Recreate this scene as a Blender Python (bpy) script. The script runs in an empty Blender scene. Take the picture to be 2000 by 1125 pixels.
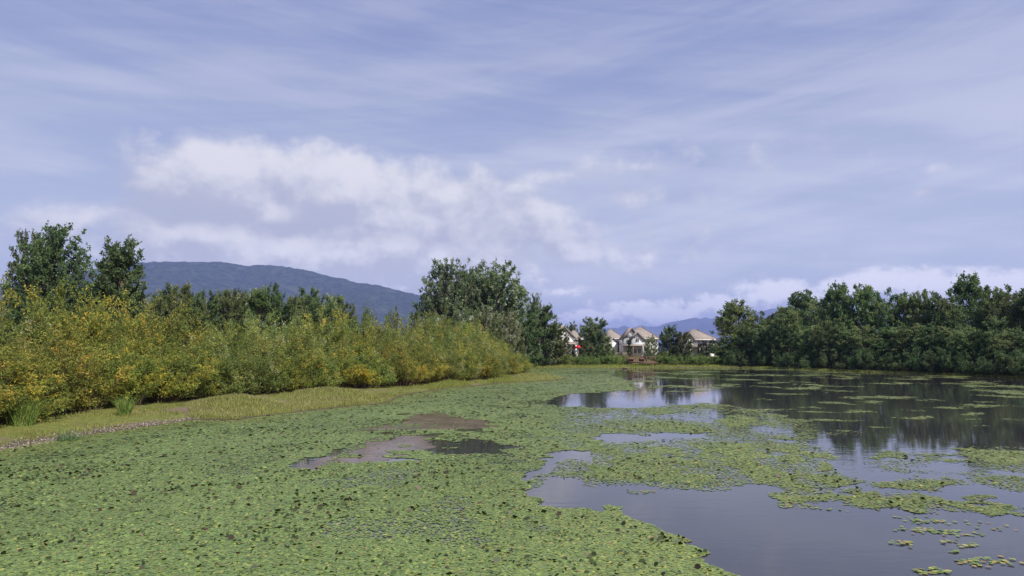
import bpy, math
import numpy as np
from mathutils import Vector

rng = np.random.default_rng(7)
SC = bpy.context.scene
COL = SC.collection
R = math.radians

# ------------------------------------------------------------------ camera
F = 2000 * 24.0 / 36.0            # focal length in photograph pixels
HOR, CAMZ = 686.0, 3.0
PITCH = math.atan((HOR - 562.5) / F)
cam = bpy.data.cameras.new('camera')
cam.lens, cam.sensor_width, cam.clip_start, cam.clip_end = 24.0, 36.0, 0.1, 80000
camo = bpy.data.objects.new('camera', cam)
camo.location = (0, 0, CAMZ)
camo.rotation_euler = (math.pi / 2 + PITCH, 0, 0)
COL.objects.link(camo)
SC.camera = camo
SC.view_settings.view_transform = 'Standard'
SC.view_settings.look = 'None'
SC.view_settings.gamma = 1
SC.view_settings.exposure = 0.5
SC.cycles.use_denoising = True
SC.cycles.max_bounces = 8
SC.cycles.transparent_max_bounces = 8
SC.cycles.volume_bounces = 0
CP, SP = math.cos(PITCH), math.sin(PITCH)

def proj(x, y, z):
    rz = z - CAMZ
    zc = y * CP + rz * SP
    zc = np.where(np.abs(zc) < 1e-3, 1e-3, zc)
    return 1000 + F * x / zc, 562.5 - F * (rz * CP - y * SP) / zc

def ray(px, py):
    a, b = (px - 1000) / F, -(py - 562.5) / F
    return np.array([a, CP - b * SP, SP + b * CP])

def gnd(px, py, z=0.0):
    d = ray(px, py)
    t = (z - CAMZ) / d[2]
    return d[0] * t, d[1] * t

def at(px, py, Y):
    d = ray(px, py)
    t = Y / d[1]
    return d[0] * t, CAMZ + d[2] * t

# ------------------------------------------------------------------ node expression helper
class S:
    """a socket with arithmetic"""
    def __init__(s, nt, sock): s.nt, s.s = nt, sock
    def _m(s, op, *o, clamp=False):
        n = s.nt.nodes.new('ShaderNodeMath'); n.operation = op; n.use_clamp = clamp
        for i, v in enumerate((s,) + o):
            if isinstance(v, S): s.nt.links.new(v.s, n.inputs[i])
            else: n.inputs[i].default_value = float(v)
        return S(s.nt, n.outputs[0])
    def __add__(s, o): return s._m('ADD', o)
    __radd__ = __add__
    def __sub__(s, o): return s._m('SUBTRACT', o)
    def __rsub__(s, o): return (s * -1.0) + o
    def __mul__(s, o): return s._m('MULTIPLY', o)
    __rmul__ = __mul__
    def __truediv__(s, o): return s._m('DIVIDE', o)
    def max(s, o): return s._m('MAXIMUM', o)
    def min(s, o): return s._m('MINIMUM', o)
    def pow(s, o): return s._m('POWER', o)
    def clamp(s): return s._m('ADD', 0.0, clamp=True)
    def step(s, a, b):
        n = s.nt.nodes.new('ShaderNodeMapRange'); n.interpolation_type = 'SMOOTHSTEP'
        s.nt.links.new(s.s, n.inputs[0])
        n.inputs[1].default_value, n.inputs[2].default_value = a, b
        return S(s.nt, n.outputs[0])

def comb(nt, x, y, z):
    n = nt.nodes.new('ShaderNodeCombineXYZ')
    for i, v in enumerate((x, y, z)):
        if isinstance(v, S): nt.links.new(v.s, n.inputs[i])
        else: n.inputs[i].default_value = v
    return S(nt, n.outputs[0])

def noise(nt, vec, scale, detail=4, rough=0.55, dist=0.0, out=0):
    n = nt.nodes.new('ShaderNodeTexNoise')
    n.inputs['Scale'].default_value = scale; n.inputs['Detail'].default_value = detail
    n.inputs['Roughness'].default_value = rough; n.inputs['Distortion'].default_value = dist
    if vec is not None: nt.links.new(vec.s, n.inputs['Vector'])
    return S(nt, n.outputs[out])

def mixc(nt, fac, a, b):
    n = nt.nodes.new('ShaderNodeMix'); n.data_type = 'RGBA'
    for sock, v in ((n.inputs[0], fac), (n.inputs[6], a), (n.inputs[7], b)):
        if isinstance(v, S): nt.links.new(v.s, sock)
        elif isinstance(v, (int, float)): sock.default_value = v
        else: sock.default_value = (*v, 1.0)
    return S(nt, n.outputs[2])

# ------------------------------------------------------------------ world and sun
SUN_EL, SUN_AZ = R(47), R(137)             # azimuth clockwise from +Y (the view direction)
sdir = Vector((math.sin(SUN_AZ) * math.cos(SUN_EL), math.cos(SUN_AZ) * math.cos(SUN_EL), math.sin(SUN_EL)))
w = bpy.data.worlds.new('World'); SC.world = w; w.use_nodes = True
nt = w.node_tree; nt.nodes.clear()
SKY_STR = 0.1
sky = nt.nodes.new('ShaderNodeTexSky'); sky.sky_type = 'NISHITA'; sky.sun_disc = False
sky.sun_elevation, sky.sun_rotation = SUN_EL, SUN_AZ
sky.air_density, sky.dust_density, sky.ozone_density = 1.0, 1.2, 2.0
tc = nt.nodes.new('ShaderNodeTexCoord')
sep = nt.nodes.new('ShaderNodeSeparateXYZ'); nt.links.new(tc.outputs['Generated'], sep.inputs[0])
dx, dy, dz = (S(nt, sep.outputs[i]) for i in range(3))
az = dx._m('ARCTAN2', dy)
el = dz._m('ARCSINE')
# thin high veil, drawn out in long streaks on a flat layer overhead
big = noise(nt, comb(nt, az * 0.9 + el * 0.6, el * 3.2 - az * 0.25, 3.1), 2.0, 3, 0.5, 0.4)
str1 = noise(nt, comb(nt, az * 1.1 + el * 1.0, el * 8.5 - az * 1.1, 6.3), 1.5, 8, 0.58, 0.7)
str2 = noise(nt, comb(nt, az * 1.0 - el * 1.2, el * 11.0 + az * 1.6, 1.7), 2.6, 8, 0.62, 0.5)
veil = (big * 0.35 + str1 * 0.42 + str2 * 0.23).step(0.40, 0.60)
hzn = (1.0 - (el / 0.50).clamp()).clamp()
veil_f = ((veil - 0.5) * 0.46 + 0.42 + hzn * 0.66).clamp() * 0.92
K = 1.0 / SKY_STR
skyc = S(nt, sky.outputs[0])
veil_col = mixc(nt, hzn, (0.358 * K, 0.378 * K, 0.50 * K), (0.60 * K, 0.63 * K, 0.68 * K))
tint = mixc(nt, 0.72, skyc, (0.135 * K, 0.175 * K, 0.385 * K))
c1 = mixc(nt, veil_f, tint, veil_col)

def ael(px, py):
    d = ray(px, py); d = d / np.linalg.norm(d)
    return math.atan2(d[0], d[1]), math.asin(d[2])

BLOBS = [  # cumulus seen in the frame: px, py, half width, half height, strength
    (432, 362, 100, 74, 1.15), (445, 310, 60, 45, .55), (655, 372, 112, 70, 1.1), (600, 425, 120, 60, .9), (760, 410, 150, 75, .9),
    (400, 470, 160, 55, .9), (560, 500, 250, 60, 1.05), (310, 486, 70, 36, .7), (750, 500, 230, 75, 1.1),
    (900, 455, 210, 90, .85), (1000, 355, 120, 35, .6), (1110, 490, 250, 50, .55), (1240, 400, 190, 45, .32),
    (800, 560, 200, 35, .7), (1100, 565, 70, 14, .45), (1540, 495, 60, 12, .3), (1280, 330, 260, 40, .34),
    (1150, 622, 110, 16, .72), (1290, 612, 110, 20, .78), (1400, 592, 85, 26, .74), (1530, 575, 120, 30, .70),
    (1710, 562, 150, 26, .74), (1880, 558, 150, 26, .74), (2080, 550, 190, 30, .76), (1720, 322, 40, 18, .3), (1840, 332, 40, 14, .32), (1815, 381, 22, 10, .35)]

def cumulus(az_, el_):
    env = None
    wob = noise(nt, comb(nt, az_ * 3.0, el_ * 4.5, 1.3), 2.2, 2, 0.5)
    wx, wy = (wob - 0.5) * 0.07, (wob - 0.5) * -0.04
    for (px, py, hw, hh, st) in BLOBS:
        a, e = ael(px, py)
        u = (az_ + wx - a) * (F / hw / 1.15) ; v = (el_ + wy - e) * (F / hh)
        d = (u * u + v * v)._m('SQRT')
        b = (1.0 - d * 0.55) * st
        env = b if env is None else env.max(b)
    # all round the horizon, outside the picture too, a broken low bank of the same cloud
    bank = noise(nt, comb(nt, dx * 1.0, dy * 1.0, 4.4), 2.4, 3, 0.5)
    out = (az._m('ABSOLUTE') - 0.75).clamp() * 4.0
    bank = (bank * 1.5 - 0.25 - (el_ - 0.1)._m('ABSOLUTE') * 3.0) * out.clamp()
    env = env.max(bank)
    n1 = noise(nt, comb(nt, az_ * 1.0, el_ * 1.25, 9.0), 12.0, 6, 0.50, 0.1)
    n2 = noise(nt, comb(nt, az_ * 1.0, el_ * 1.2, 2.0), 34.0, 6, 0.6, 0.1)
    n3 = noise(nt, comb(nt, az_ * 1.0, el_ * 1.5, 6.0), 62.0, 5, 0.6, 0.1)
    lo_ = (1.0 - (el_ / 0.15).clamp()).clamp()
    return env, (n1 - 0.5) * (2.0 - lo_ * 1.2) + (n2 - 0.5) * (lo_ * 2.2 + 0.7) + (n3 - 0.5) * (lo_ * 2.0 + 0.25)

env, dn = cumulus(az, el)
dens = env.max(-0.2) + dn * 0.52
cov = dens.step(0.16, 0.54) * env.step(0.0, 0.22)
# relief: the same field a little up and towards the sun makes lit tops and grey bases
env2, dn2 = cumulus(az + 0.008, el + 0.026)
dens2 = env2.max(-0.2) + dn2 * 0.52
n_base = noise(nt, comb(nt, az, el * 1.8, 5.5), 9.0, 3, 0.5)
lit = ((dens - dens2) * 1.25 + 0.30 + (n_base - 0.5) * 0.4).clamp()
lowb = (1.0 - (el / 0.16).clamp()).clamp()
ccol = mixc(nt, lit.step(0.08, 0.78), mixc(nt, lowb, (0.395 * K, 0.405 * K, 0.475 * K), (0.62 * K, 0.62 * K, 0.67 * K)), mixc(nt, lowb, (0.66 * K, 0.645 * K, 0.66 * K), (1.22 * K, 1.18 * K, 1.17 * K)))
c2 = mixc(nt, cov * 0.88, c1, ccol)
# below the horizon: dull ground colour, never seen
c3 = mixc(nt, (dz * -20.0).clamp(), c2, (0.12 * K, 0.14 * K, 0.12 * K))
bg = nt.nodes.new('ShaderNodeBackground'); bg.inputs[1].default_value = SKY_STR
nt.links.new(c3.s, bg.inputs[0])
wo = nt.nodes.new('ShaderNodeOutputWorld'); nt.links.new(bg.outputs[0], wo.inputs[0])

sl = bpy.data.lights.new('sun', 'SUN'); sl.energy = 5.0; sl.angle = R(0.6); sl.color = (1.0, 0.94, 0.84)
slo = bpy.data.objects.new('sun', sl); COL.objects.link(slo)
slo.rotation_euler = sdir.to_track_quat('Z', 'Y').to_euler()
slo.location = (60, 0, 80)

# ------------------------------------------------------------------ materials
def mat(name):
    m = bpy.data.materials.new(name); m.use_nodes = True
    t = m.node_tree
    return m, t, t.nodes['Principled BSDF']

def coords(t, kind='Object'):
    n = t.nodes.new('ShaderNodeTexCoord'); return S(t, n.outputs[kind])

def wpos(t):
    n = t.nodes.new('ShaderNodeNewGeometry'); return S(t, n.outputs['Position'])

def bump(t, b, h, strength, dist=1.0):
    n = t.nodes.new('ShaderNodeBump'); n.inputs['Strength'].default_value = strength
    n.inputs['Distance'].default_value = dist
    t.links.new(h.s, n.inputs['Height']); t.links.new(n.outputs[0], b.inputs['Normal'])

def plain(name, col, rough=0.7, var=0.25, scale=3.0, spec=0.3, bmp=0.0, stretch=(1, 1, 1)):
    m, t, b = mat(name)
    v = coords(t)
    mp = t.nodes.new('ShaderNodeMapping'); mp.inputs['Scale'].default_value = stretch
    t.links.new(v.s, mp.inputs[0]); v = S(t, mp.outputs[0])
    n = noise(t, v, scale, 5, 0.6)
    lo = tuple(c * (1 - var) for c in col); hi = tuple(min(1, c * (1 + var)) for c in col)
    t.links.new(mixc(t, n.step(0.3, 0.7), lo, hi).s, b.inputs['Base Color'])
    b.inputs['Roughness'].default_value = rough
    b.inputs['Specular IOR Level'].default_value = spec
    if bmp: bump(t, b, n, bmp, 0.05)
    return m

def leafmat(name, rough=0.5, trans=0.48, spec=0.2, hue=0.03, val=0.25):
    m, t, b = mat(name)
    a = t.nodes.new('ShaderNodeAttribute'); a.attribute_name = 'Col'
    oi = t.nodes.new('ShaderNodeObjectInfo')
    r = S(t, oi.outputs['Random'])
    hs = t.nodes.new('ShaderNodeHueSaturation')
    t.links.new(((r - 0.5) * hue * 2 + 0.5).s, hs.inputs['Hue'])
    t.links.new((((r * 7.31)._m('FRACT') - 0.5) * val * 2 + 1.0).s, hs.inputs['Value'])
    t.links.new(a.outputs['Color'], hs.inputs['Color'])
    c = S(t, hs.outputs[0])
    t.links.new(c.s, b.inputs['Base Color'])
    b.inputs['Roughness'].default_value = rough
    b.inputs['Specular IOR Level'].default_value = spec
    tr = t.nodes.new('ShaderNodeBsdfTranslucent'); t.links.new(c.s, tr.inputs[0])
    mx = t.nodes.new('ShaderNodeMixShader'); mx.inputs[0].default_value = trans
    t.links.new(b.outputs[0], mx.inputs[1]); t.links.new(tr.outputs[0], mx.inputs[2])
    t.links.new(mx.outputs[0], t.nodes['Material Output'].inputs[0])
    return m

M_LEAF = leafmat('leaf')
M_SHRUB = leafmat('shrub_leaf', hue=0.018, val=0.16)
M_GRASS = leafmat('grass_blade', rough=0.6, trans=0.3, spec=0.2, hue=0.0, val=0.0)
M_PAD = leafmat('lily_leaf', rough=0.5, trans=0.08, spec=0.28, hue=0.0, val=0.0)
M_BARK = plain('bark', (0.11, 0.09, 0.07), 0.9, 0.4, 6, 0.1, 0.5, (1, 1, .3))
M_TWIG = plain('twig_bark', (0.13, 0.09, 0.06), 0.9, 0.4, 6, 0.1)

m, t, b = mat('pond_water'); M_WATER = m
b.inputs['Base Color'].default_value = (0.032, 0.032, 0.036, 1)
b.inputs['IOR'].default_value = 1.45; b.inputs['Roughness'].default_value = 0.015
p = wpos(t)
mp = t.nodes.new('ShaderNodeMapping'); mp.inputs['Scale'].default_value = (0.55, 1.6, 1); t.links.new(p.s, mp.inputs[0])
calm = noise(t, p, 0.06, 2, 0.5).step(0.42, 0.72)
rip = noise(t, S(t, mp.outputs[0]), 2.6, 3, 0.55, 0.3)
rip2 = noise(t, S(t, mp.outputs[0]), 0.5, 2, 0.5)
bump(t, b, (rip * (calm * 0.9 + 0.35)) + rip2 * 0.5, 0.07, 0.06)

m, t, b = mat('pond_scum'); M_SCUM = m
n = noise(t, wpos(t), 0.9, 6, 0.62)
t.links.new(mixc(t, n.step(0.35, 0.7), (0.070, 0.044, 0.038), (0.135, 0.090, 0.080)).s, b.inputs['Base Color'])
b.inputs['Roughness'].default_value = 0.16; b.inputs['IOR'].default_value = 1.33
bump(t, b, noise(t, wpos(t), 6, 4, 0.6), 0.05, 0.03)

m, t, b = mat('ground'); M_GROUND = m
p = wpos(t)
n1 = noise(t, p, 0.45, 6, 0.6); n2 = noise(t, p, 4.0, 6, 0.65); n3 = noise(t, p, 0.012, 4, 0.5)
g = mixc(t, n2.step(0.3, 0.7), (0.08, 0.10, 0.022), (0.16, 0.165, 0.045))
g = mixc(t, n1.step(0.54, 0.64), g, (0.15, 0.11, 0.088))
s3 = t.nodes.new('ShaderNodeSeparateXYZ'); t.links.new(p.s, s3.inputs[0])
zz = S(t, s3.outputs[2])
wet = 1.0 - ((zz + n2 * 0.10 - 0.05)).step(0.015, 0.10)
g = mixc(t, wet, g, (0.060, 0.046, 0.034))
far = ((S(t, s3.outputs[1]))._m('ABSOLUTE')).step(138, 165)
fc = mixc(t, n3.step(0.4, 0.6), (0.24, 0.20, 0.10), (0.10, 0.12, 0.05))
g = mixc(t, far, g, fc)
t.links.new(g.s, b.inputs['Base Color']); b.inputs['Roughness'].default_value = 0.9
b.inputs['Specular IOR Level'].default_value = 0.15
bump(t, b, n2, 0.6, 0.06)

m, t, b = mat('forested_slope'); M_HILL = m
p = wpos(t)
n1 = noise(t, p, 0.004, 5, 0.6); n2 = noise(t, p, 0.022, 6, 0.7)
g = mixc(t, n2.step(0.34, 0.68), (0.010, 0.020, 0.014), (0.050, 0.064, 0.036))
g = mixc(t, n1.step(0.56, 0.70), g, (0.060, 0.075, 0.042))
t.links.new(g.s, b.inputs['Base Color']); b.inputs['Roughness'].default_value = 0.95
b.inputs['Specular IOR Level'].default_value = 0.05
bump(t, b, n2, 1.0, 32.0)
M_RANGE = plain('bare_mountain', (0.055, 0.06, 0.06), 0.95, 0.5, 0.002, 0.05)

# ------------------------------------------------------------------ mesh helpers
def raw(name, verts, faces, cols=None, material=None, smooth=False):
    """faces: list of int arrays (n,k) with any k per array"""
    me = bpy.data.meshes.new(name)
    verts = np.asarray(verts, np.float32)
    me.vertices.add(len(verts)); me.vertices.foreach_set('co', verts.ravel())
    faces = [np.asarray(f, np.int32) for f in faces if len(f)]
    tot = sum(f.size for f in faces); nf = sum(len(f) for f in faces)
    me.loops.add(tot); me.loops.foreach_set('vertex_index', np.concatenate([f.ravel() for f in faces]))
    me.polygons.add(nf)
    cnt = np.concatenate([np.full(len(f), f.shape[1], np.int32) for f in faces])
    st = np.concatenate([[0], np.cumsum(cnt)[:-1]]).astype(np.int32)
    me.polygons.foreach_set('loop_start', st)
    if smooth: me.polygons.foreach_set('use_smooth', np.ones(nf, bool))
    me.update(calc_edges=True); me.validate()
    if cols is not None:
        ca = me.color_attributes.new('Col', 'FLOAT_COLOR', 'POINT')
        c4 = np.ones((len(verts), 4), np.float32); c4[:, :3] = cols
        ca.data.foreach_set('color', c4.ravel())
    if material is not None: me.materials.append(material)
    return me

def link(name, me, parent=None, loc=None):
    o = bpy.data.objects.new(name, me); COL.objects.link(o)
    if parent is not None: o.parent = parent
    if loc is not None: o.location = loc
    return o

def empty(name, loc=(0, 0, 0), rz=0.0, scale=(1, 1, 1)):
    o = bpy.data.objects.new(name, None); COL.objects.link(o)
    o.location = loc; o.rotation_euler = (0, 0, rz); o.scale = scale
    o.empty_display_size = 0.2
    return o

def tag(o, label=None, cat=None, group=None, kind=None):
    for k, v in (('label', label), ('category', cat), ('group', group), ('kind', kind)):
        if v: o[k] = v
    return o

class MB:
    """collects boxes, prisms and tubes into one mesh"""
    def __init__(s): s.v, s.f = [], {}
    def add(s, verts, faces):
        o = len(s.v); s.v += [tuple(x) for x in verts]
        for f in faces: s.f.setdefault(len(f), []).append([i + o for i in f])
        return s
    def box(s, x0, x1, y0, y1, z0, z1):
        return s.add([(x, y, z) for z in (z0, z1) for x, y in ((x0, y0), (x1, y0), (x1, y1), (x0, y1))],
                     [(0, 3, 2, 1), (4, 5, 6, 7), (0, 1, 5, 4), (1, 2, 6, 5), (2, 3, 7, 6), (3, 0, 4, 7)])
    def tube(s, pts, rad, n=5):
        pts = [Vector(p) for p in pts]; vs = []; fs = []
        for i, p in enumerate(pts):
            d = (pts[min(i + 1, len(pts) - 1)] - pts[max(i - 1, 0)]).normalized()
            a = d.cross(Vector((0.3, 0.9, 0.2))).normalized(); c = d.cross(a)
            for k in range(n):
                th = 2 * math.pi * k / n
                vs.append(p + (a * math.cos(th) + c * math.sin(th)) * rad[i])
        for i in range(len(pts) - 1):
            for k in range(n):
                fs.append((i * n + k, i * n + (k + 1) % n, (i + 1) * n + (k + 1) % n, (i + 1) * n + k))
        fs.append(tuple(range((len(pts) - 1) * n, len(pts) * n)))
        return s.add(vs, fs)
    def slab(s, quad, th):
        """a sheet polygon given thickness downwards along its normal"""
        q = [Vector(p) for p in quad]; nrm = (q[1] - q[0]).cross(q[2] - q[0]).normalized()
        lo = [p - nrm * th for p in q]; n = len(q)
        return s.add(q + lo, [tuple(range(n)), tuple(range(2 * n - 1, n - 1, -1))] +
                     [(i, i + n, (i + 1) % n + n, (i + 1) % n) for i in range(n)])
    def mesh(s, name, material, smooth=False):
        return raw(name, s.v, [np.array(f) for f in s.f.values()], None, material, smooth)
    def build(s, name, material, parent=None, smooth=False):
        return link(name, s.mesh(name, material, smooth), parent)

def unit(a): return a / np.maximum(np.linalg.norm(a, axis=-1, keepdims=True), 1e-9)

def _h(ix, iy, seed):
    h = (ix.astype(np.int64) * 374761393 + iy.astype(np.int64) * 668265263 + seed * 974711) & 0x7fffffff
    h = ((h ^ (h >> 13)) * 1274126177) & 0x7fffffff
    return ((h ^ (h >> 16)) & 0xffff) / 65535.0

def vn(x, y, seed=0):
    x, y = np.asarray(x, float), np.asarray(y, float)
    ix, iy = np.floor(x), np.floor(y); fx, fy = x - ix, y - iy
    fx, fy = fx * fx * (3 - 2 * fx), fy * fy * (3 - 2 * fy)
    a, b_, c, d = _h(ix, iy, seed), _h(ix + 1, iy, seed), _h(ix, iy + 1, seed), _h(ix + 1, iy + 1, seed)
    return (a * (1 - fx) + b_ * fx) * (1 - fy) + (c * (1 - fx) + d * fx) * fy

def fbm(x, y, seed=0, octs=4):
    s, a, tot = 0, 1.0, 0
    for i in range(octs):
        s = s + a * vn(np.asarray(x) * 2 ** i + 17.3 * i, np.asarray(y) * 2 ** i - 9.1 * i, seed + i); tot += a; a *= 0.5
    return s / tot

def inpoly(px, py, poly):
    r = np.zeros(np.shape(px), bool); n = len(poly)
    for i in range(n):
        (x0, y0), (x1, y1) = poly[i], poly[(i + 1) % n]
        if y0 == y1: continue
        c = ((y0 > py) != (y1 > py)) & (px < (x1 - x0) * (py - y0) / (y1 - y0) + x0)
        r ^= c
    return r

def sdist(x, y, poly):
    d = np.full(np.shape(x), 1e9)
    for i in range(len(poly)):
        (x0, y0), (x1, y1) = poly[i], poly[(i + 1) % len(poly)]
        ex, ey = x1 - x0, y1 - y0
        tt = np.clip(((x - x0) * ex + (y - y0) * ey) / (ex * ex + ey * ey + 1e-9), 0, 1)
        d = np.minimum(d, np.hypot(x - x0 - tt * ex, y - y0 - tt * ey))
    return np.where(inpoly(x, y, poly), -d, d)

def smooth01(x): x = np.clip(x, 0, 1); return x * x * (3 - 2 * x)

# ------------------------------------------------------------------ pond outline and ground
SHORE_PX = [(0, 880), (150, 852), (370, 822), (470, 822), (560, 806), (660, 797), (745, 786), (800, 771), (900, 756), (1000, 748),
            (1060, 745), (1112, 741), (1060, 734), (1035, 727), (1036, 721), (1045, 718.5), (1120, 719), (1200, 720), (1300, 718.5), (1400, 718),
            (1440, 718), (1480, 719), (1560, 722), (1640, 725), (1700, 727.5), (1800, 731), (1900, 735), (2000, 740)]
POND = [(-26, -14), (-21, 2), (-17.5, 12)] + [gnd(*p) for p in SHORE_PX] + [(60, 58), (64, 35), (62, 5), (50, -14), (10, -22)]

MOUNDS = [(gnd(465, 806), 2.6, 1.7, .58), (gnd(650, 786), 3.4, 2.0, .58), (gnd(990, 744), 1.8, 1.4, .25), (gnd(1060, 738.5), 3.4, 1.7, .28), (gnd(880, 752), 2.4, 1.4, .22)]

def height(x, y):
    x, y = np.asarray(x, float), np.asarray(y, float)
    near = (np.abs(x) < 400) & (y > -300) & (y < 500)
    d = np.full(x.shape, 900.0)
    d[near] = sdist(x[near], y[near], POND)
    wig = (fbm(x * .5, y * .5, 5) - .5) * 1.2
    d = np.where(np.abs(d) < 30, d + wig * np.clip(1 - np.abs(d) / 30, 0, 1), d)
    z = np.where(d < 0, np.maximum(-0.9, d * 0.22), 0.02 + 0.10 * smooth01(d / 1.0) + 0.22 * smooth01((d - 1) / 7) + 0.75 * smooth01((d - 14) / 30))
    z = z + np.where(d > 0, (fbm(x * .8, y * .8, 11) - .5) * 0.10 * smooth01(d / 1.5), 0)
    for (mx, my), rx, ry, hh in MOUNDS:
        z = z + hh * np.exp(-(((x - mx) / rx) ** 2 + ((y - my) / ry) ** 2) * 1.4)
    return z

def hz(x, y): return float(height(np.array([x]), np.array([y]))[0])

def axis(lo, hi, step, ends, growth=1.28):
    a = list(np.arange(lo, hi + 1e-6, step)); s = step
    while a[-1] < ends[1]: s *= growth; a.append(a[-1] + s)
    s = step
    while a[0] > ends[0]: s *= growth; a.insert(0, a[0] - s)
    return np.array(a)

gx = axis(-36, 66, 0.75, (-17000, 17000)); gy = axis(-16, 140, 0.75, (-9000, 17000))
X, Y = np.meshgrid(gx, gy)
Z = height(X.ravel(), Y.ravel())
nx, ny = len(gx), len(gy)
idx = np.arange(nx * ny).reshape(ny, nx)
quads = np.stack([idx[:-1, :-1], idx[:-1, 1:], idx[1:, 1:], idx[1:, :-1]], -1).reshape(-1, 4)
ground = link('ground', raw('ground', np.stack([X.ravel(), Y.ravel(), Z], 1), [quads], None, M_GROUND, True))
tag(ground, 'grassy and muddy banks round the pond with fields beyond', 'ground', kind='structure')

wx = [p[0] for p in POND]; wy = [p[1] for p in POND]
mb = MB().add([(min(wx) - 3, min(wy) - 3, 0), (max(wx) + 3, min(wy) - 3, 0), (max(wx) + 3, max(wy) + 2, 0), (min(wx) - 3, max(wy) + 2, 0)], [(0, 1, 2, 3)])
tag(mb.build('pond_water', M_WATER), 'calm dark pond water mirroring trees and sky', 'water', kind='structure')

# ------------------------------------------------------------------ mountains
def ridge(name, prof, Y0, depth, seed, material, label, nu=300, nv=70, gully=0.5, rough=0.012):
    pu = np.array([p[0] for p in prof], float); pv = np.array([p[1] for p in prof], float)
    us = np.linspace(pu[0], pu[-1], nu); tops = np.interp(us, pu, pv)
    xs = np.array([at(u, 600, Y0)[0] for u in us]); hs = np.array([at(u, v, Y0)[1] for u, v in zip(us, tops)])
    k = np.hanning(5); k /= k.sum(); hs = np.convolve(np.pad(hs, 2, mode='edge'), k, 'valid')
    vs = np.concatenate([np.linspace(-1, 0, nv), np.linspace(0, .7, nv // 3)[1:]])
    U, V = np.meshgrid(xs, vs); H = np.tile(hs, (len(vs), 1))
    sh = np.where(V <= 0, np.clip(1 + V, 0, 1) ** 1.25, np.clip(1 - V / .7, 0, 1) ** .8)
    wl = depth * .35
    g_ = (fbm(U / wl + V * .6, V * depth / wl * .45, seed, 5) - .5) * 2
    fall = 1 - smooth01((np.abs(V) < .0001) * 1.0)
    keep = smooth01(np.abs(V) * 5)
    Zm = H * sh * (1 + gully * g_ * keep) + hs.max() * rough * (fbm(U / (wl * .05), V * depth / (wl * .05), seed + 9, 3) - .5) * 2
    Zm = Zm - 8 * (sh < .02)
    Ym = Y0 + V * depth + (fbm(U / wl * .7, V * 0 + 3.3, seed + 3, 3) - .5) * depth * .12
    n0, n1_ = U.shape[1], U.shape[0]
    id_ = np.arange(n0 * n1_).reshape(n1_, n0)
    q = np.stack([id_[:-1, :-1], id_[:-1, 1:], id_[1:, 1:], id_[1:, :-1]], -1).reshape(-1, 4)
    o = link(name, raw(name, np.stack([U.ravel(), Ym.ravel(), Zm.ravel()], 1), [q], None, material, True))
    return tag(o, label, 'mountain', kind='structure')

ridge('forested_mountain', [(-500, 690), (-250, 640), (-60, 575), (60, 545), (150, 530), (220, 518), (280, 513), (330, 511), (420, 511), (450, 513), (478, 519), (500, 516), (560, 522),
                   (610, 531), (640, 540), (665, 543), (700, 554), (725, 556), (765, 564), (800, 572), (840, 582), (900, 598), (980, 622), (1060, 650), (1140, 690)],
      5200, 1900, 3, M_HILL, 'long forested mountain ridge sloping down to the right in blue haze')
ridge('far_mountain_range', [(1040, 672), (1100, 655), (1150, 646), (1180, 641), (1195, 640), (1208, 641), (1217, 634), (1226, 640), (1240, 640), (1251, 634), (1262, 638), (1285, 638), (1297, 632),
                   (1315, 628), (1340, 624), (1352, 621), (1360, 620), (1368, 624), (1374, 620), (1379, 618.5), (1386, 624), (1392, 620), (1398, 621), (1410, 618), (1450, 617),
                   (1475, 610), (1490, 608), (1505, 603), (1530, 602), (1580, 600), (1650, 610), (1740, 606), (1830, 620), (1950, 612), (2080, 630), (2250, 660), (2400, 690)],
      12500, 3200, 8, M_RANGE, 'far blue mountain range with jagged peaks low behind the houses', nu=300, gully=.3, rough=.006)

# ------------------------------------------------------------------ plants
def rnd(n, r): return unit(r.normal(size=(n, 3)))

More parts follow.
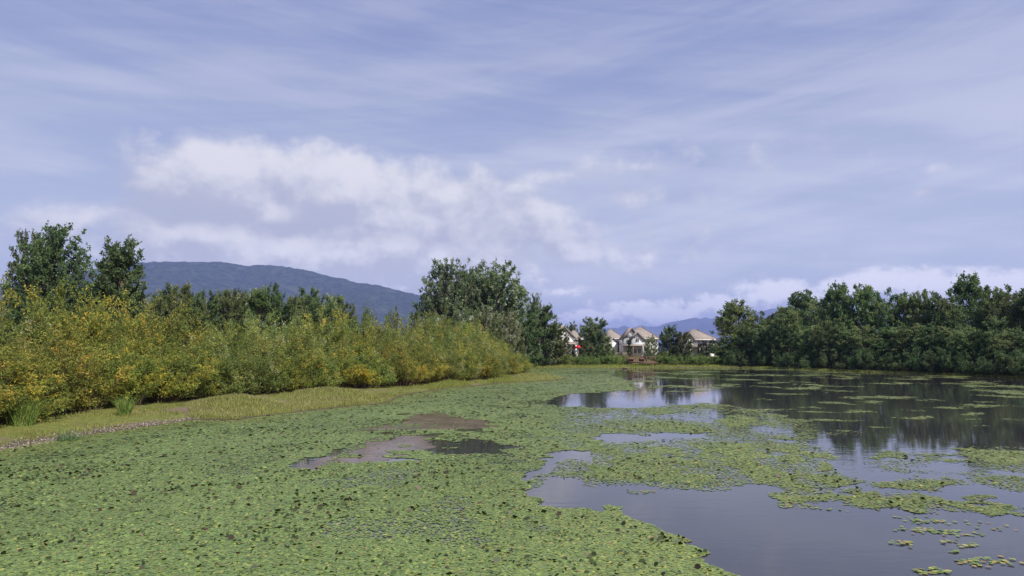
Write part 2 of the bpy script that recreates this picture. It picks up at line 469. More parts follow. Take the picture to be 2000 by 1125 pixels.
def plant_mesh(name, r, limbs, nb, nt_, nl, Lb, Lt, leaf, pal, up=0.4, droop=0.1, arch=0.12, wood_r=0.05, trunk=None, sm=(.3, 1.0), patch=1.2, material=None):
    """limbs: (n,2,3) start and end. Returns (wood mesh, leaf mesh)."""
    O, T = limbs[:, 0], limbs[:, 1]; n = len(O)
    L = np.linalg.norm(T - O, axis=1, keepdims=True)
    mid = (O + T) / 2 + np.array([0, 0, 1.0]) * L * arch + r.normal(size=(n, 3)) * L * .05
    def curve(i, s): s = s[:, None]; return O[i] * (1 - s) ** 2 + mid[i] * 2 * s * (1 - s) + T[i] * s * s
    def tang(i, s): s = s[:, None]; return unit((mid[i] - O[i]) * 2 * (1 - s) + (T[i] - mid[i]) * 2 * s)
    U = np.array([0, 0, 1.0])
    bi = np.repeat(np.arange(n), nb); s = r.uniform(sm[0], sm[1], len(bi)); s[::nb] = 1.0
    bp = curve(bi, s); bd = unit(tang(bi, s) * .8 + rnd(len(bi), r) * .75 + U * up)
    bl = Lb * r.uniform(.5, 1.25, len(bi)) * np.where(s > .97, 1.0, 1.15 - .4 * s)
    ti = np.repeat(np.arange(len(bi)), nt_); s2 = r.uniform(.15, 1.0, len(ti)); s2[::nt_] = 1.0
    tp = bp[ti] + bd[ti] * (bl[ti] * s2)[:, None]; td = unit(bd[ti] * .75 + rnd(len(ti), r) * .85 + U * up * .6)
    tl = Lt * r.uniform(.5, 1.3, len(ti))
    li = np.repeat(np.arange(len(ti)), nl); s3 = r.uniform(.05, 1.05, len(li))
    lp = tp[li] + td[li] * (tl[li] * s3)[:, None] + rnd(len(li), r) * leaf[0] * .25
    ld = unit(td[li] * .7 + rnd(len(li), r) * .95 - U * droop)
    side = unit(np.cross(ld, rnd(len(li), r) + U * .6))
    ll = leaf[0] * r.uniform(.6, 1.3, len(li))[:, None]; lw = leaf[1] * r.uniform(.7, 1.25, len(li))[:, None] * .5
    v = np.stack([lp, lp + ld * ll * .45 + side * lw, lp + ld * ll, lp + ld * ll * .45 - side * lw], 1)
    # colours: patches per branch, jitter per twig and leaf; palette = [(colour, weight)]
    pc = np.array([c for c, _ in pal]); pw = np.array([q for _, q in pal]); pw = np.cumsum(pw / pw.sum())
    fld = fbm(bp[:, 0] / patch + bp[:, 2] * .37, bp[:, 1] / patch + bp[:, 2] / patch, 21, 2)
    rk = np.argsort(np.argsort(fld + r.normal(0, .06, len(fld)))) / len(fld)      # rank: even use of the palette
    q = np.clip(rk[ti][li] + r.normal(0, .13, len(li)) + r.normal(0, .08, len(ti))[li], 0, .999)
    ci = np.searchsorted(pw, q)
    c = pc[np.minimum(ci, len(pc) - 1)] * r.uniform(.75, 1.25, (len(li), 1)) * np.array([1, 1, 1.0])
    lm = raw(name + '_leaves', v.reshape(-1, 3), [np.arange(len(li) * 4).reshape(-1, 4)], np.repeat(c, 4, axis=0), material or M_LEAF)
    mbw = MB()
    if trunk is not None: mbw.tube(trunk[0], trunk[1], 7)
    for i in range(n):
        rr = wood_r * (0.6 + 0.6 * float(L[i, 0]) / float(L.max()))
        ss = [0, .3, .65, 1]; ii = np.full(4, i)
        mbw.tube([Vector(x) for x in curve(ii, np.array(ss))], [rr, rr * .75, rr * .5, rr * .22], 4)
    for j in range(len(bi)):
        mbw.tube([bp[j], bp[j] + bd[j] * bl[j]], [wood_r * .22, wood_r * .06], 3)
    return mbw.mesh(name + '_wood', M_BARK if trunk is not None else M_TWIG), lm

def tree_proto(name, seed, H, W, nlimb, nb, nt_, nl, leaf, pal, z0=0.1, prof=None, up=.4, bulge=.13, trunk_r=None, patch=1.6, droop=.1, twig=.062):
    """W crown radius; prof: (height fraction, radius fraction) pairs"""
    r = np.random.default_rng(seed)
    prof = prof or [(0, .55), (.2, .9), (.45, 1), (.7, .8), (.9, .45), (1, .08)]
    pt = np.array([p[0] for p in prof]); pr = np.array([p[1] for p in prof])
    tt_ = np.linspace(0, 1, 200); pw_ = np.interp(tt_, pt, pr) + .03; t_ = np.interp(r.uniform(0, 1, nlimb), np.cumsum(pw_) / pw_.sum(), tt_); ph = np.arange(nlimb) * 2.39996 + r.uniform(-.5, .5, nlimb)
    k = 1 + bulge * (fbm(ph * 1.1, t_ * 4, seed, 2) - .5) * 2.6
    rad = np.interp(t_, pt, pr) * W * k * np.sqrt(r.uniform(.3, 1.0, nlimb) ** .6)
    zc = H * (z0 + (1 - z0) * t_) * (1 + .05 * r.normal(size=nlimb))
    tgt = np.stack([np.cos(ph) * rad, np.sin(ph) * rad, np.minimum(zc, H * .98)], 1)
    zo = np.clip(tgt[:, 2] - rad * r.uniform(.6, 1.3, nlimb), H * .03, H * .72)
    lean = r.normal(0, .015 * H, 2)
    org = np.stack([lean[0] * zo / H, lean[1] * zo / H, zo], 1)
    tr = trunk_r or H * .014
    trunk = ([(0, 0, -.4), (lean[0] * .3, lean[1] * .3, H * .3), (lean[0] * .65, lean[1] * .65, H * .6), (lean[0], lean[1], H * .93)], [tr * 1.3, tr, tr * .65, tr * .12])
    return plant_mesh(name, r, np.stack([org, tgt], 1), nb, nt_, nl, H * twig, H * twig * .62, leaf, pal, up, droop, .06, tr * .32, trunk, patch=patch)

def shrub_proto(name, seed, H, W, nst, nb, nt_, nl, leaf, pal, up=.35, droop=.15, patch=.9):
    r = np.random.default_rng(seed)
    ph = r.uniform(0, 2 * np.pi, nst); q = r.uniform(0, 1, nst)
    el_ = np.arccos(np.clip(r.uniform(.02, 1, nst), 0, 1))
    k = (.78 + .34 * fbm(ph * 1.3, el_ * 2, seed, 2)) * (r.uniform(.45, 1, nst) ** .5)
    tgt = np.stack([np.cos(ph) * np.sin(el_) ** .8 * W * k, np.sin(ph) * np.sin(el_) ** .8 * W * k, .25 + np.cos(el_) ** .8 * (H - .3) * k], 1)
    b0 = np.stack([np.cos(ph), np.sin(ph), 0 * ph], 1) * (r.uniform(.05, .45, nst) * W)[:, None]; b0[:, 2] = -.15
    return plant_mesh(name, r, np.stack([b0, tgt], 1), nb, nt_, nl, H * .13, H * .075, leaf, pal, up, droop, .1, .022, None, (.25, 1), patch, M_SHRUB)

# palettes: real leaf colours
G_DK, G_MD, G_LT, G_OL = (0.085, 0.134, 0.049), (0.140, 0.206, 0.073), (0.221, 0.289, 0.110), (0.190, 0.213, 0.079)
Y_GR, YEL, ORA, BRN, SIL = (.17, .19, .04), (.33, .27, .05), (.42, .23, .04), (.12, .075, .04), (.20, .23, .17)
P_HEDGE_Y = [((0.140, 0.175, 0.040), 2.2), ((0.201, 0.238, 0.051), 3.6), ((0.317, 0.323, 0.061), 2.8), ((0.525, 0.427, 0.073), 1.1), ((0.610, 0.403, 0.067), .25)]
P_HEDGE_G = [((0.145, 0.190, 0.052), 2.6), ((0.198, 0.250, 0.064), 3.8), ((0.301, 0.333, 0.077), 2.6), ((0.499, 0.422, 0.090), .9), ((0.397, 0.435, 0.269), .5)]
P_TREE = [(G_DK, 2), (G_MD, 3.2), (G_LT, 1.4), (G_OL, .8)]
P_DARK = [((0.075, 0.120, 0.053), 2.2), ((0.122, 0.182, 0.069), 3), ((0.195, 0.260, 0.101), 1.5), ((0.195, 0.208, 0.085), .7)]
P_POP = [((0.089, 0.138, 0.060), 2), ((0.144, 0.207, 0.087), 3), ((0.218, 0.282, 0.142), 1.4), ((0.327, 0.402, 0.294), .5)]
P_SILV = [((0.110, 0.143, 0.061), 2), ((0.182, 0.215, 0.094), 3), ((0.275, 0.297, 0.176), 1.4), ((0.495, 0.517, 0.440), .4)]
P_LOW = [((0.103, 0.165, 0.047), 2), ((0.172, 0.248, 0.066), 3), ((0.248, 0.309, 0.083), 1.4)]

def protos(fn, n, seed, *a, **k): return [fn(*((a[0], seed + 11 * i) + a[1:]), **k) for i in range(n)]

PR_HY = protos(shrub_proto, 3, 101, 'shrub_yellow', 5.0, 2.5, 60, 10, 6, 6, (.15, .062), P_HEDGE_Y)
PR_HG = protos(shrub_proto, 3, 201, 'shrub_green', 5.0, 2.4, 60, 10, 6, 6, (.15, .056), P_HEDGE_G, up=.55)
PR_LOW = protos(shrub_proto, 3, 301, 'shrub_low', 3.0, 2.2, 44, 7, 5, 5, (.17, .07), P_LOW, up=.5)
PR_LOWD = protos(shrub_proto, 2, 331, 'shrub_low_dark', 3.0, 2.2, 44, 7, 5, 5, (.19, .085), P_DARK, up=.3)
PR_TREE = protos(tree_proto, 3, 401, 'tree_broad', 12.0, 4.0, 150, 6, 5, 6, (.32, .18), P_TREE, z0=.03)
PR_DARK = protos(tree_proto, 3, 501, 'tree_dark', 11.0, 4.2, 150, 6, 5, 6, (.32, .17), P_DARK, z0=.02, prof=[(0, .8), (.25, 1), (.55, .95), (.8, .7), (.95, .4), (1, .15)])
PR_WIL = protos(tree_proto, 3, 601, 'tree_willow', 10.0, 2.9, 116, 6, 6, 6, (.31, .12), [((0.088, 0.127, 0.048), 2), ((0.143, 0.196, 0.072), 3), ((0.226, 0.263, 0.108), 1.5), ((0.390, 0.420, 0.300), .15)], z0=.02, up=.95, prof=[(0, .8), (.3, 1), (.6, .95), (.85, .75), (1, .35)])
PR_SIL = protos(tree_proto, 3, 701, 'tree_silver', 9.0, 4.0, 122, 6, 6, 6, (.32, .12), P_SILV, z0=.02, up=.9, prof=[(0, .8), (.3, 1), (.6, .95), (.85, .6), (1, .15)])
PR_POP = [tree_proto('tree_poplar', 801 + 7 * i, 20.0, 6.6, 300, 6, 5, 5, (.40, .25), P_POP, z0=.12, bulge=.11, twig=.042, trunk_r=.3, prof=[(0, .7), (.25, .95), (.5, 1), (.75, .86), (.9, .6), (1, .2)]) for i in range(2)]
PR_TALL = [tree_proto('tree_tall', 901 + 7 * i, 16.0, w_, 290, 6, 5, 5, (.29, .19), [((0.073, 0.114, 0.049), 2), ((0.120, 0.172, 0.068), 3), ((0.182, 0.234, 0.098), 1.2)], z0=.06, bulge=.10, twig=.042, trunk_r=.24,
           prof=[(0, .75), (.3, 1), (.55, .97), (.8, .78), (.93, .52), (1, .22)]) for i, w_ in enumerate((5.0, 3.0))]

def put(kind, proto, x, y, H, W, H0, W0, label, cat, group=None, rz=None, crown='crown', wood='trunk', z=None):
    z = hz(x, y) if z is None else z
    e = empty(kind, (x, y, z), rng.uniform(0, 6.28) if rz is None else rz, (W / W0, W / W0, H / H0))
    link(wood, proto[0], e); link(crown, proto[1], e)
    return tag(e, label, cat, group)

ORD = 'first second third fourth fifth sixth seventh eighth ninth tenth eleventh twelfth thirteenth fourteenth fifteenth sixteenth seventeenth eighteenth nineteenth twentieth'.split()
TENS = {20: 'twenty', 30: 'thirty', 40: 'forty'}
def ordn(i):
    if i < 20: return ORD[i]
    n = i + 1
    return {30: 'thirtieth', 40: 'fortieth', 50: 'fiftieth'}.get(n) or TENS[n // 10 * 10] + '-' + ORD[n % 10 - 1]

# --- the thicket along the left bank: three rows of shrubs
BASE_PX = [(-260, 880), (-120, 855), (0, 832), (100, 815), (200, 803), (300, 793), (400, 785), (500, 777), (600, 768), (700, 760), (800, 753), (880, 747), (950, 741), (1000, 735), (1022, 728), (1028, 722)]
bl = np.array([gnd(px, py, .25) for px, py in BASE_PX])
seg = np.r_[0, np.cumsum(np.hypot(*np.diff(bl, axis=0).T))]
def along(s): return np.array([np.interp(s, seg, bl[:, 0]), np.interp(s, seg, bl[:, 1])])
TOP = [(-300, 505), (0, 546), (80, 535), (130, 556), (180, 590), (260, 578), (330, 598), (450, 604), (560, 612), (640, 616), (700, 608), (740, 604), (800, 612), (880, 622), (950, 635), (1000, 652), (1025, 680)]
rows = {0: [], 1: [], 2: []}
s = 0.5
for row, (off, sp0) in enumerate(((1.1, 2.1), (3.7, 2.5), (6.6, 2.9))):
    s = .3 + row * .9
    while s < seg[-1] - (.2, 2.0, 5.0)[row]:
        p = along(s); q = along(min(s + 1, seg[-1])); tdir = (q - p) / (np.linalg.norm(q - p) + 1e-9)
        nrm_ = np.array([-tdir[1], tdir[0]])
        pos = p + nrm_ * (off + rng.uniform(-.35, .35)) + tdir * rng.uniform(-.4, .4)
        px, py = proj(pos[0], pos[1], 2.0)
        ty = np.interp(px, [a for a, _ in TOP], [b_ for _, b_ in TOP]) + rng.uniform(-3, 9)
        Hs = at(px, ty, pos[1])[1] - .2
        Hh = Hs * (.56, .80, 1.0)[row] * rng.uniform(.94, 1.06)
        if -160 < px: rows[row].append((float(px), pos[0], pos[1], Hh))
        s += sp0 * rng.uniform(.85, 1.15) * (1.0 if pos[1] < 55 else 1.3)
ROWN = ('front', 'middle', 'rear')
for row in range(3):
    rows[row].sort()
    for i, (px, x, y, Hh) in enumerate(rows[row]):
        yellow = rng.uniform() < (.85 if px < 330 else .5 if row == 0 else .3)
        pr = (PR_HY if yellow else PR_HG)[rng.integers(3)]
        col_ = 'yellow-tinged' if yellow else 'light green'
        Wd = (1.85, 2.1, 2.3)[row] * rng.uniform(.92, 1.12)
        put('willow_shrub', pr, x, y, Hh, Wd, 5.0, 2.45, f'{col_} willow shrub, {ordn(i)} from left in the {ROWN[row]} row of the bank thicket', 'shrub',
            'shrubs of the left bank thicket', crown='foliage', wood='stems')

# --- tall trees and dark saplings behind the thicket
def tree_px(kind, proto, px, top, Yd, wpx, H0, W0, label, cat='tree', group=None, rz=None):
    x, zt = at(px, top, Yd); zb = hz(x, Yd)
    return put(kind, proto, x, Yd, (zt - zb) * .985, wpx / 2 / F * Yd, H0, W0, label, cat, group, rz, z=zb)

tree_px('tall_tree', PR_TALL[0], 116, 445, 76, 152, 16, 5.0, 'large dark green broad tree towering over the left end of the thicket', group='tall trees behind the thicket', rz=.4)
tree_px('tall_tree', PR_TALL[0], 62, 456, 79, 84, 16, 5.0, 'dark green tree forming the left flank of the large broad tree', group='tall trees behind the thicket', rz=2.4)
tree_px('tall_tree', PR_TALL[1], 238, 464, 74, 92, 16, 3.0, 'narrow dark green tree just right of the large broad tree', group='tall trees behind the thicket', rz=1.0)
for i, (px, tp, Yd, wp) in enumerate([(292, 576, 80, 60), (322, 564, 86, 56), (348, 560, 84, 60), (378, 574, 88, 56), (404, 570, 84, 56), (434, 572, 88, 58), (462, 572, 85, 54), (486, 566, 88, 56), (508, 570, 85, 52), (528, 560, 86, 58), (556, 588, 89, 50), (580, 584, 85, 50), (604, 567, 88, 56), (630, 578, 86, 54), (654, 582, 89, 50), (676, 596, 90, 44)]):
    tree_px('willow_tree', PR_WIL[i % 3], px, tp, Yd, wp * 1.2, 10, 2.9, f'dark green upright willow behind the thicket, {ordn(i)} from left below the forested mountain', group='dark willows behind the thicket')
for i, (px, tp, Yd, wp) in enumerate([(722, 606, 84, 40), (768, 604, 90, 46), (812, 606, 96, 44)]):
    tree_px('willow_tree', PR_SIL[i % 3], px, tp, Yd, wp, 9, 4.0, f'pale olive willow, {ordn(i)} from left between dark willows and big poplars', group='pale willows behind the thicket')
# --- centre: big poplars and silvery willows
tree_px('poplar_tree', PR_POP[0], 878, 508, 136, 118, 20, 6.4, 'big round-crowned poplar, left one of the pair rising behind the thicket', group='pair of big poplars', rz=.3)
tree_px('poplar_tree', PR_POP[1], 972, 513, 139, 122, 20, 6.4, 'big round-crowned poplar, right one of the pair rising behind the thicket', group='pair of big poplars', rz=2.0)
tree_px('poplar_tree', PR_POP[1], 925, 520, 145, 90, 20, 6.4, 'poplar standing behind the gap between the two big round-crowned poplars', rz=4.0)
tree_px('poplar_tree', PR_POP[0], 1046, 574, 140, 34, 20, 6.4, 'small thin poplar at the right shoulder of the big poplars', rz=1.0)
for i, (px, tp, Yd, wp) in enumerate([(852, 612, 108, 74), (900, 601, 112, 84), (948, 600, 112, 84), (992, 606, 114, 70)]):
    tree_px('silver_willow', PR_SIL[(i + 1) % 3], px, tp, Yd, wp, 9, 4.0, f'silvery green willow in front of the big poplars, {ordn(i)} from left', group='silvery willows below the poplars')
for i, (px, tp, Yd, wp) in enumerate([(1024, 606, 124, 62), (1055, 600, 129, 66), (1082, 634, 131, 52)]):
    tree_px('willow_tree', PR_WIL[(i + 1) % 3], px, tp, Yd, wp * 1.1, 10, 2.9, f'olive green willow on the far shore left of the houses, {ordn(i)} from left', group='willows left of the houses')
# --- trees before the houses
tree_px('willow_tree', PR_WIL[0], 1160, 622, 146, 62, 10, 2.9, 'bushy green willow standing alone between the white gable house and the double-gabled house')
tree_px('willow_tree', PR_WIL[1], 1145, 664, 140, 34, 10, 2.9, 'pale-speckled willow sapling at the left foot of the lone bushy willow')
tree_px('willow_tree', PR_WIL[2], 1183, 672, 138, 38, 10, 2.9, 'bright green willow sapling at the right foot of the lone bushy willow')
tree_px('round_bush', PR_SIL[1], 1271, 656, 150, 33, 9, 4.0, 'round grey-green bush in front of the double-gabled house', 'bush')
tree_px('willow_tree', PR_WIL[1], 1306, 634, 150, 40, 10, 2.9, 'taller willow covering the right end of the double-gabled house')
tree_px('willow_tree', PR_WIL[2], 1334, 650, 148, 36, 10, 2.9, 'lower willow beside the half-timbered house, left of its gable')
low = [(1096, 688, 131, 38), (1120, 690, 133, 40), (1145, 690, 130, 42), (1172, 692, 132, 38), (1196, 686, 131, 36), (1216, 691, 133, 30), (1290, 689, 134, 36), (1312, 687, 132, 40),
       (1337, 691, 133, 38), (1360, 689, 132, 40), (1384, 690, 134, 38), (1405, 686, 134, 36)]
for i, (px, tp, Yd, wp) in enumerate(low):
    side_ = 'left' if px < 1250 else 'right'; k = i if px < 1250 else i - 6
    x, zt = at(px, tp, Yd); zb = hz(x, Yd)
    put('low_shrub', PR_LOW[i % 3], x, Yd, zt - zb, wp / 2 / F * Yd * 1.15, 3.0, 2.2, f'low bright green shrub on the far shore {side_} of the brown deck, {ordn(k)} from left', 'shrub', 'low shrubs on the far shore', crown='foliage', wood='stems')
# --- wood on the right shore
rear = [(1440, 590, 138, 84), (1497, 611, 136, 62), (1535, 600, 138, 62), (1570, 572, 146, 80), (1610, 574, 128, 66), (1637, 556, 120, 64), (1682, 560, 118, 68), (1722, 568, 116, 62), (1765, 574, 115, 56), (1800, 572, 112, 62),
        (1842, 568, 108, 72), (1890, 538, 113, 70), (1936, 564, 100, 72), (1978, 562, 96, 80), (2032, 560, 92, 84), (2085, 556, 88, 90)]
for i, (px, tp, Yd, wp) in enumerate(rear):
    pr = PR_TREE[(i * 2 + 1) % 3] if i % 3 != 1 else PR_DARK[i % 3]
    lab = {3: 'round-topped tree rising behind the right shore wood, fourth from left', 11: 'tallest round tree standing proud of the right shore wood'}.get(i, f'dark green tree in the rear row of the right shore wood, {ordn(i)} from left')
    tree_px('shore_tree', pr, px, tp, Yd, wp * 1.2, 12 if i % 3 != 1 else 11, 4.0 if i % 3 != 1 else 4.2, lab, group='trees of the right shore wood')
fr = []
for px in range(1424, 2100, 40):
    sy = np.interp(px, [1400, 1480, 1640, 1800, 2000, 2100], [717.5, 719, 725, 731, 740, 745])
    x, y = gnd(px, sy - .5); dn_ = math.hypot(x, y); y2 = y * (1 + 6.0 / dn_)
    fr.append((px + rng.uniform(-8, 8), rng.uniform(612, 652) + (14 if px < 1440 else 0), y2 * rng.uniform(1.0, 1.02), 74))
for i, (px, tp, Yd, wp) in enumerate(fr):
    wpx = wp * (1 + (110 - Yd) / 200)
    tree_px('shore_tree', PR_DARK[(i * 5) % 3] if i % 4 else PR_TREE[i % 3], px, tp, Yd, wpx * 1.1, 11 if i % 4 else 12, 4.2 if i % 4 else 4.0, f'dark bushy tree in the front row of the right shore wood, {ordn(i)} from left', group='trees of the right shore wood')
for i in range(21):
    px = 1432 + i * 31 + rng.uniform(-6, 6)
    sy = np.interp(px, [1400, 1480, 1640, 1800, 2000, 2100], [717.5, 719, 725, 731, 740, 745])
    x, y = gnd(px, sy - .3); dn_ = math.hypot(x, y); k = 1 + 2.2 / dn_
    put('shore_shrub', PR_LOWD[i % 2], x * k, y * k, rng.uniform(2.2, 3.6), rng.uniform(1.7, 2.4), 3.0, 2.2, f'dark low shrub overhanging the right shore, {ordn(i)} from left', 'shrub', 'low shrubs along the right shore', crown='foliage', wood='stems')
# --- distant trees behind the houses
for i, (px, tp, Yd, wp) in enumerate([(1106, 637, 250, 22), (1119, 629, 255, 24), (1133, 638, 260, 22), (1221, 652, 240, 16)]):
    tree_px('distant_tree', PR_DARK[i % 3], px, tp, Yd, wp, 11, 4.2, f'distant dark tree behind the house roofs, {ordn(i)} from left', group='distant trees behind the roofs')

# ------------------------------------------------------------------ houses
M_STUCCO = plain('white_stucco', (0.72, 0.70, 0.68), .85, .06, 2.0, .2)
M_STUCCO3 = plain('pale_stucco', (0.58, 0.57, 0.56), .85, .06, 2.0, .2)
M_STUCCO2 = plain('grey_stucco', (0.44, 0.45, 0.48), .85, .06, 2.0, .2)
M_TRIM = plain('dark_trim', (0.10, 0.095, 0.10), .7, .15, 3.0, .2)
M_WTRIM = plain('white_trim', (0.74, 0.74, 0.73), .6, .05, 3.0, .3)
M_WOOD = plain('brown_stained_wood', (0.115, 0.066, 0.052), .75, .3, 5.0, .2, .2, (1, 4, 4))
M_FENCE = plain('weathered_fence_wood', (0.15, 0.12, 0.10), .85, .3, 4.0, .15)
m, t, b = mat('window_glass'); M_GLASS = m
b.inputs['Base Color'].default_value = (.03, .035, .045, 1); b.inputs['Roughness'].default_value = .06
b.inputs['Specular IOR Level'].default_value = .6
m, t, b = mat('cedar_shingle_roof'); M_ROOF = m
v = coords(t)
br = t.nodes.new('ShaderNodeTexBrick'); t.links.new(v.s, br.inputs[0]); br.inputs['Scale'].default_value = 1.6
br.inputs[1].default_value = (.28, .24, .215, 1); br.inputs[2].default_value = (.22, .19, .17, 1); br.inputs[3].default_value = (.11, .09, .08, 1)
n = noise(t, v, 1.1, 5, .65)
t.links.new(mixc(t, n.step(.35, .75) * .6, S(t, br.outputs[0]), (.33, .29, .265)).s, b.inputs['Base Color'])
b.inputs['Roughness'].default_value = .9; b.inputs['Specular IOR Level'].default_value = .1

def gable_prism(mb, x0, x1, y0, y1, z0, zr):
    xm = (x0 + x1) / 2
    return mb.add([(x0, y0, z0), (x1, y0, z0), (xm, y0, zr), (x0, y1, z0), (x1, y1, z0), (xm, y1, zr)], [(0, 1, 2), (5, 4, 3), (0, 3, 4, 1), (1, 4, 5, 2), (2, 5, 3, 0)])

def gable_roof(parent, x0, x1, y0, y1, ze, zr, ov=.45, th=.16, trim=True):
    xm = (x0 + x1) / 2; sl_ = (zr - ze) / (xm - x0); zl = ze - ov * sl_
    mb = MB()
    mb.slab([(x0 - ov, y0 - ov, zl + th), (xm, y0 - ov, zr + th), (xm, y1, zr + th), (x0 - ov, y1, zl + th)][::-1], th)
    mb.slab([(xm, y0 - ov, zr + th), (x1 + ov, y0 - ov, zl + th), (x1 + ov, y1, zl + th), (xm, y1, zr + th)][::-1], th)
    r_ = mb.build('gable_roof', M_ROOF, parent)
    if trim:
        tb = MB()
        for xa, xb in ((x0 - ov, xm), (x1 + ov, xm)):
            q = [(xa, y0 - ov - .05, zl + th * .6), (xb, y0 - ov - .05, zr + th * .6), (xb, y0 - ov - .05, zr - .22), (xa, y0 - ov - .05, zl - .22)]
            q2 = [(a, b_ + .045, c) for a, b_, c in q]
            tb.add(q + q2, [(0, 1, 2, 3), (7, 6, 5, 4), (0, 4, 5, 1), (1, 5, 6, 2), (2, 6, 7, 3), (3, 7, 4, 0)])
        tb.build('barge_board', M_TRIM, r_)
    return r_

def hip_roof(parent, x0, x1, y0, y1, ze, zr, rx0, rx1, ov=.5):
    ym = (y0 + y1) / 2; th = .18
    a, b_, c, d = (x0 - ov, y0 - ov, ze), (x1 + ov, y0 - ov, ze), (x1 + ov, y1 + ov, ze), (x0 - ov, y1 + ov, ze)
    e, f = (rx0, ym, zr), (rx1, ym, zr)
    lo = [(p[0], p[1], ze - th) for p in (a, b_, c, d)]
    mb = MB().add([a, b_, c, d, e, f] + lo, [(0, 1, 5, 4), (2, 3, 4, 5), (1, 2, 5), (3, 0, 4), (0, 6, 7, 1), (1, 7, 8, 2), (2, 8, 9, 3), (3, 9, 6, 0), (9, 8, 7, 6)])
    r_ = mb.build('hip_roof', M_ROOF, parent)
    cap = MB()
    for p, q in ((a, e), (b_, f), (c, f), (d, e), (e, f)):
        if p != q: cap.tube([(p[0], p[1], p[2] + .03), (q[0], q[1], q[2] + .03)], [.11, .11], 4)
    cap.build('ridge_cap', M_ROOF, r_)
    g_ = MB(); g_.box(x0 - ov - .08, x1 + ov + .08, y0 - ov - .09, y0 - ov - .01, ze - .17, ze - .02); g_.build('gutter', M_WTRIM, r_)
    return r_

def window(parent, x0, x1, y, z0, z1, face='front'):
    """frame, glass and a middle bar on a wall face; face front is -y, right is +x (then x0,x1 run along y and y is the x plane)"""
    def bx(mb, a0, a1, d0, d1, c0, c1):
        return mb.box(a0, a1, y - d1, y - d0, c0, c1) if face == 'front' else mb.box(y + d0, y + d1, a0, a1, c0, c1)
    fr_ = MB(); w_ = .10
    bx(fr_, x0 - w_, x1 + w_, .0, .07, z1, z1 + w_); bx(fr_, x0 - w_, x1 + w_, .0, .07, z0 - w_, z0)
    bx(fr_, x0 - w_, x0, .0, .065, z0, z1); bx(fr_, x1, x1 + w_, .0, .065, z0, z1)
    f_ = fr_.build('window', M_WTRIM, parent)
    bx(MB(), x0, x1, .004, .02, z0, z1).build('pane', M_GLASS, f_)
    xm = (x0 + x1) / 2
    bx(MB(), xm - .03, xm + .03, .02, .05, z0, z1).build('mullion', M_WTRIM, f_)

def walls(parent, x0, x1, y0, y1, z0, z1, material=M_STUCCO): return MB().box(x0, x1, y0, y1, z0, z1).build('wall', material, parent)

def PX(px, Yd): return at(px, 686, Yd)[0]
def PZ(py, Yd): return at(1000, py, Yd)[1]

# main double-gabled house; local frame: x right, y away, z up
D = 176.0; x0_, x1_ = PX(1217, D), PX(1287, D); cx = (x0_ + x1_) / 2; zb = hz(cx, D) - .2
H3 = empty('house', (cx, D, zb)); tag(H3, 'grey-white two-storey house with two front gables and brown hip roof', 'house', 'houses beyond the pond')
def lx(px, Yd=D): return PX(px, Yd) - cx
def lz(py, Yd=D): return PZ(py, Yd) - zb
ze = lz(661)
walls(H3, lx(1218), lx(1286), .5, 10, 0, ze, M_STUCCO3)
hip_roof(H3, lx(1226), lx(1286), .5, 10, ze, lz(638), lx(1256), lx(1262))
ga = (lx(1217), lx(1249), lx(1231), lx(1252))
MB().box(ga[0], ga[1], -1.0, .48, 0, ze - .02).build('wall', M_STUCCO2, H3)
gable_prism(MB(), ga[0], ga[1], -1.0, 4.4, ze - .02, lz(642)).build('gable_wall', M_STUCCO2, H3)
gable_roof(H3, ga[0], ga[1], -1.0, 4.6, ze - .02, lz(642))
MB().box(ga[2], ga[3], -2.4, -1.02, 0, ze - .04).build('wall', M_STUCCO2, H3)
gable_prism(MB(), ga[2], ga[3], -2.4, -.2, ze - .04, lz(650.5)).build('gable_wall', M_STUCCO2, H3)
gable_roof(H3, ga[2], ga[3], -2.4, 0, ze - .04, lz(650.5), ov=.35)
window(H3, lx(1222.5), lx(1226), -1.0, lz(668), lz(661.5)); window(H3, lx(1238.5), lx(1244.5), -2.4, lz(668), lz(661))
window(H3, lx(1262), lx(1270), .5, lz(672), lz(666)); window(H3, lx(1234), lx(1240), -2.4, lz(690), lz(682)); window(H3, lx(1243), lx(1248), -2.4, lz(690), lz(682))
pr_ = MB().slab([(lx(1208), -4.4, lz(675)), (lx(1262), -4.4, lz(675)), (lx(1262), -1.02, lz(671)), (lx(1208), -1.02, lz(671))], .16).build('porch_roof', M_ROOF, H3)
for px in (1209.5, 1220, 1231, 1252, 1261): MB().box(lx(px) - .11, lx(px) + .11, -4.3, -4.08, 0, lz(676)).build('porch_post', M_FENCE, H3)
# half-timbered house on the right
D2 = 178.0; cx2 = PX(1368, D2); zb2 = hz(cx2, D2) - .2
H5 = empty('house', (cx2, D2, zb2)); tag(H5, 'white house with brown hip roof and half-timbered small gable beside the dark wood', 'house', 'houses beyond the pond')
lx2 = lambda p: PX(p, D2) - cx2
lz2 = lambda p: PZ(p, D2) - zb2
walls(H5, lx2(1343), lx2(1400), .3, 9, 0, lz2(663), M_STUCCO3)
hip_roof(H5, lx2(1344), lx2(1400), .3, 9, lz2(663), lz2(643), lx2(1362), lx2(1371))
gable_prism(MB(), lx2(1337), lx2(1352), -1.2, 3, lz2(661), lz2(651)).build('gable_wall', M_STUCCO2, H5)
MB().box(lx2(1337), lx2(1352), -1.2, .28, 0, lz2(661.1)).build('wall', M_STUCCO2, H5)
gable_roof(H5, lx2(1337), lx2(1352), -1.2, 3, lz2(661), lz2(651), ov=.35)
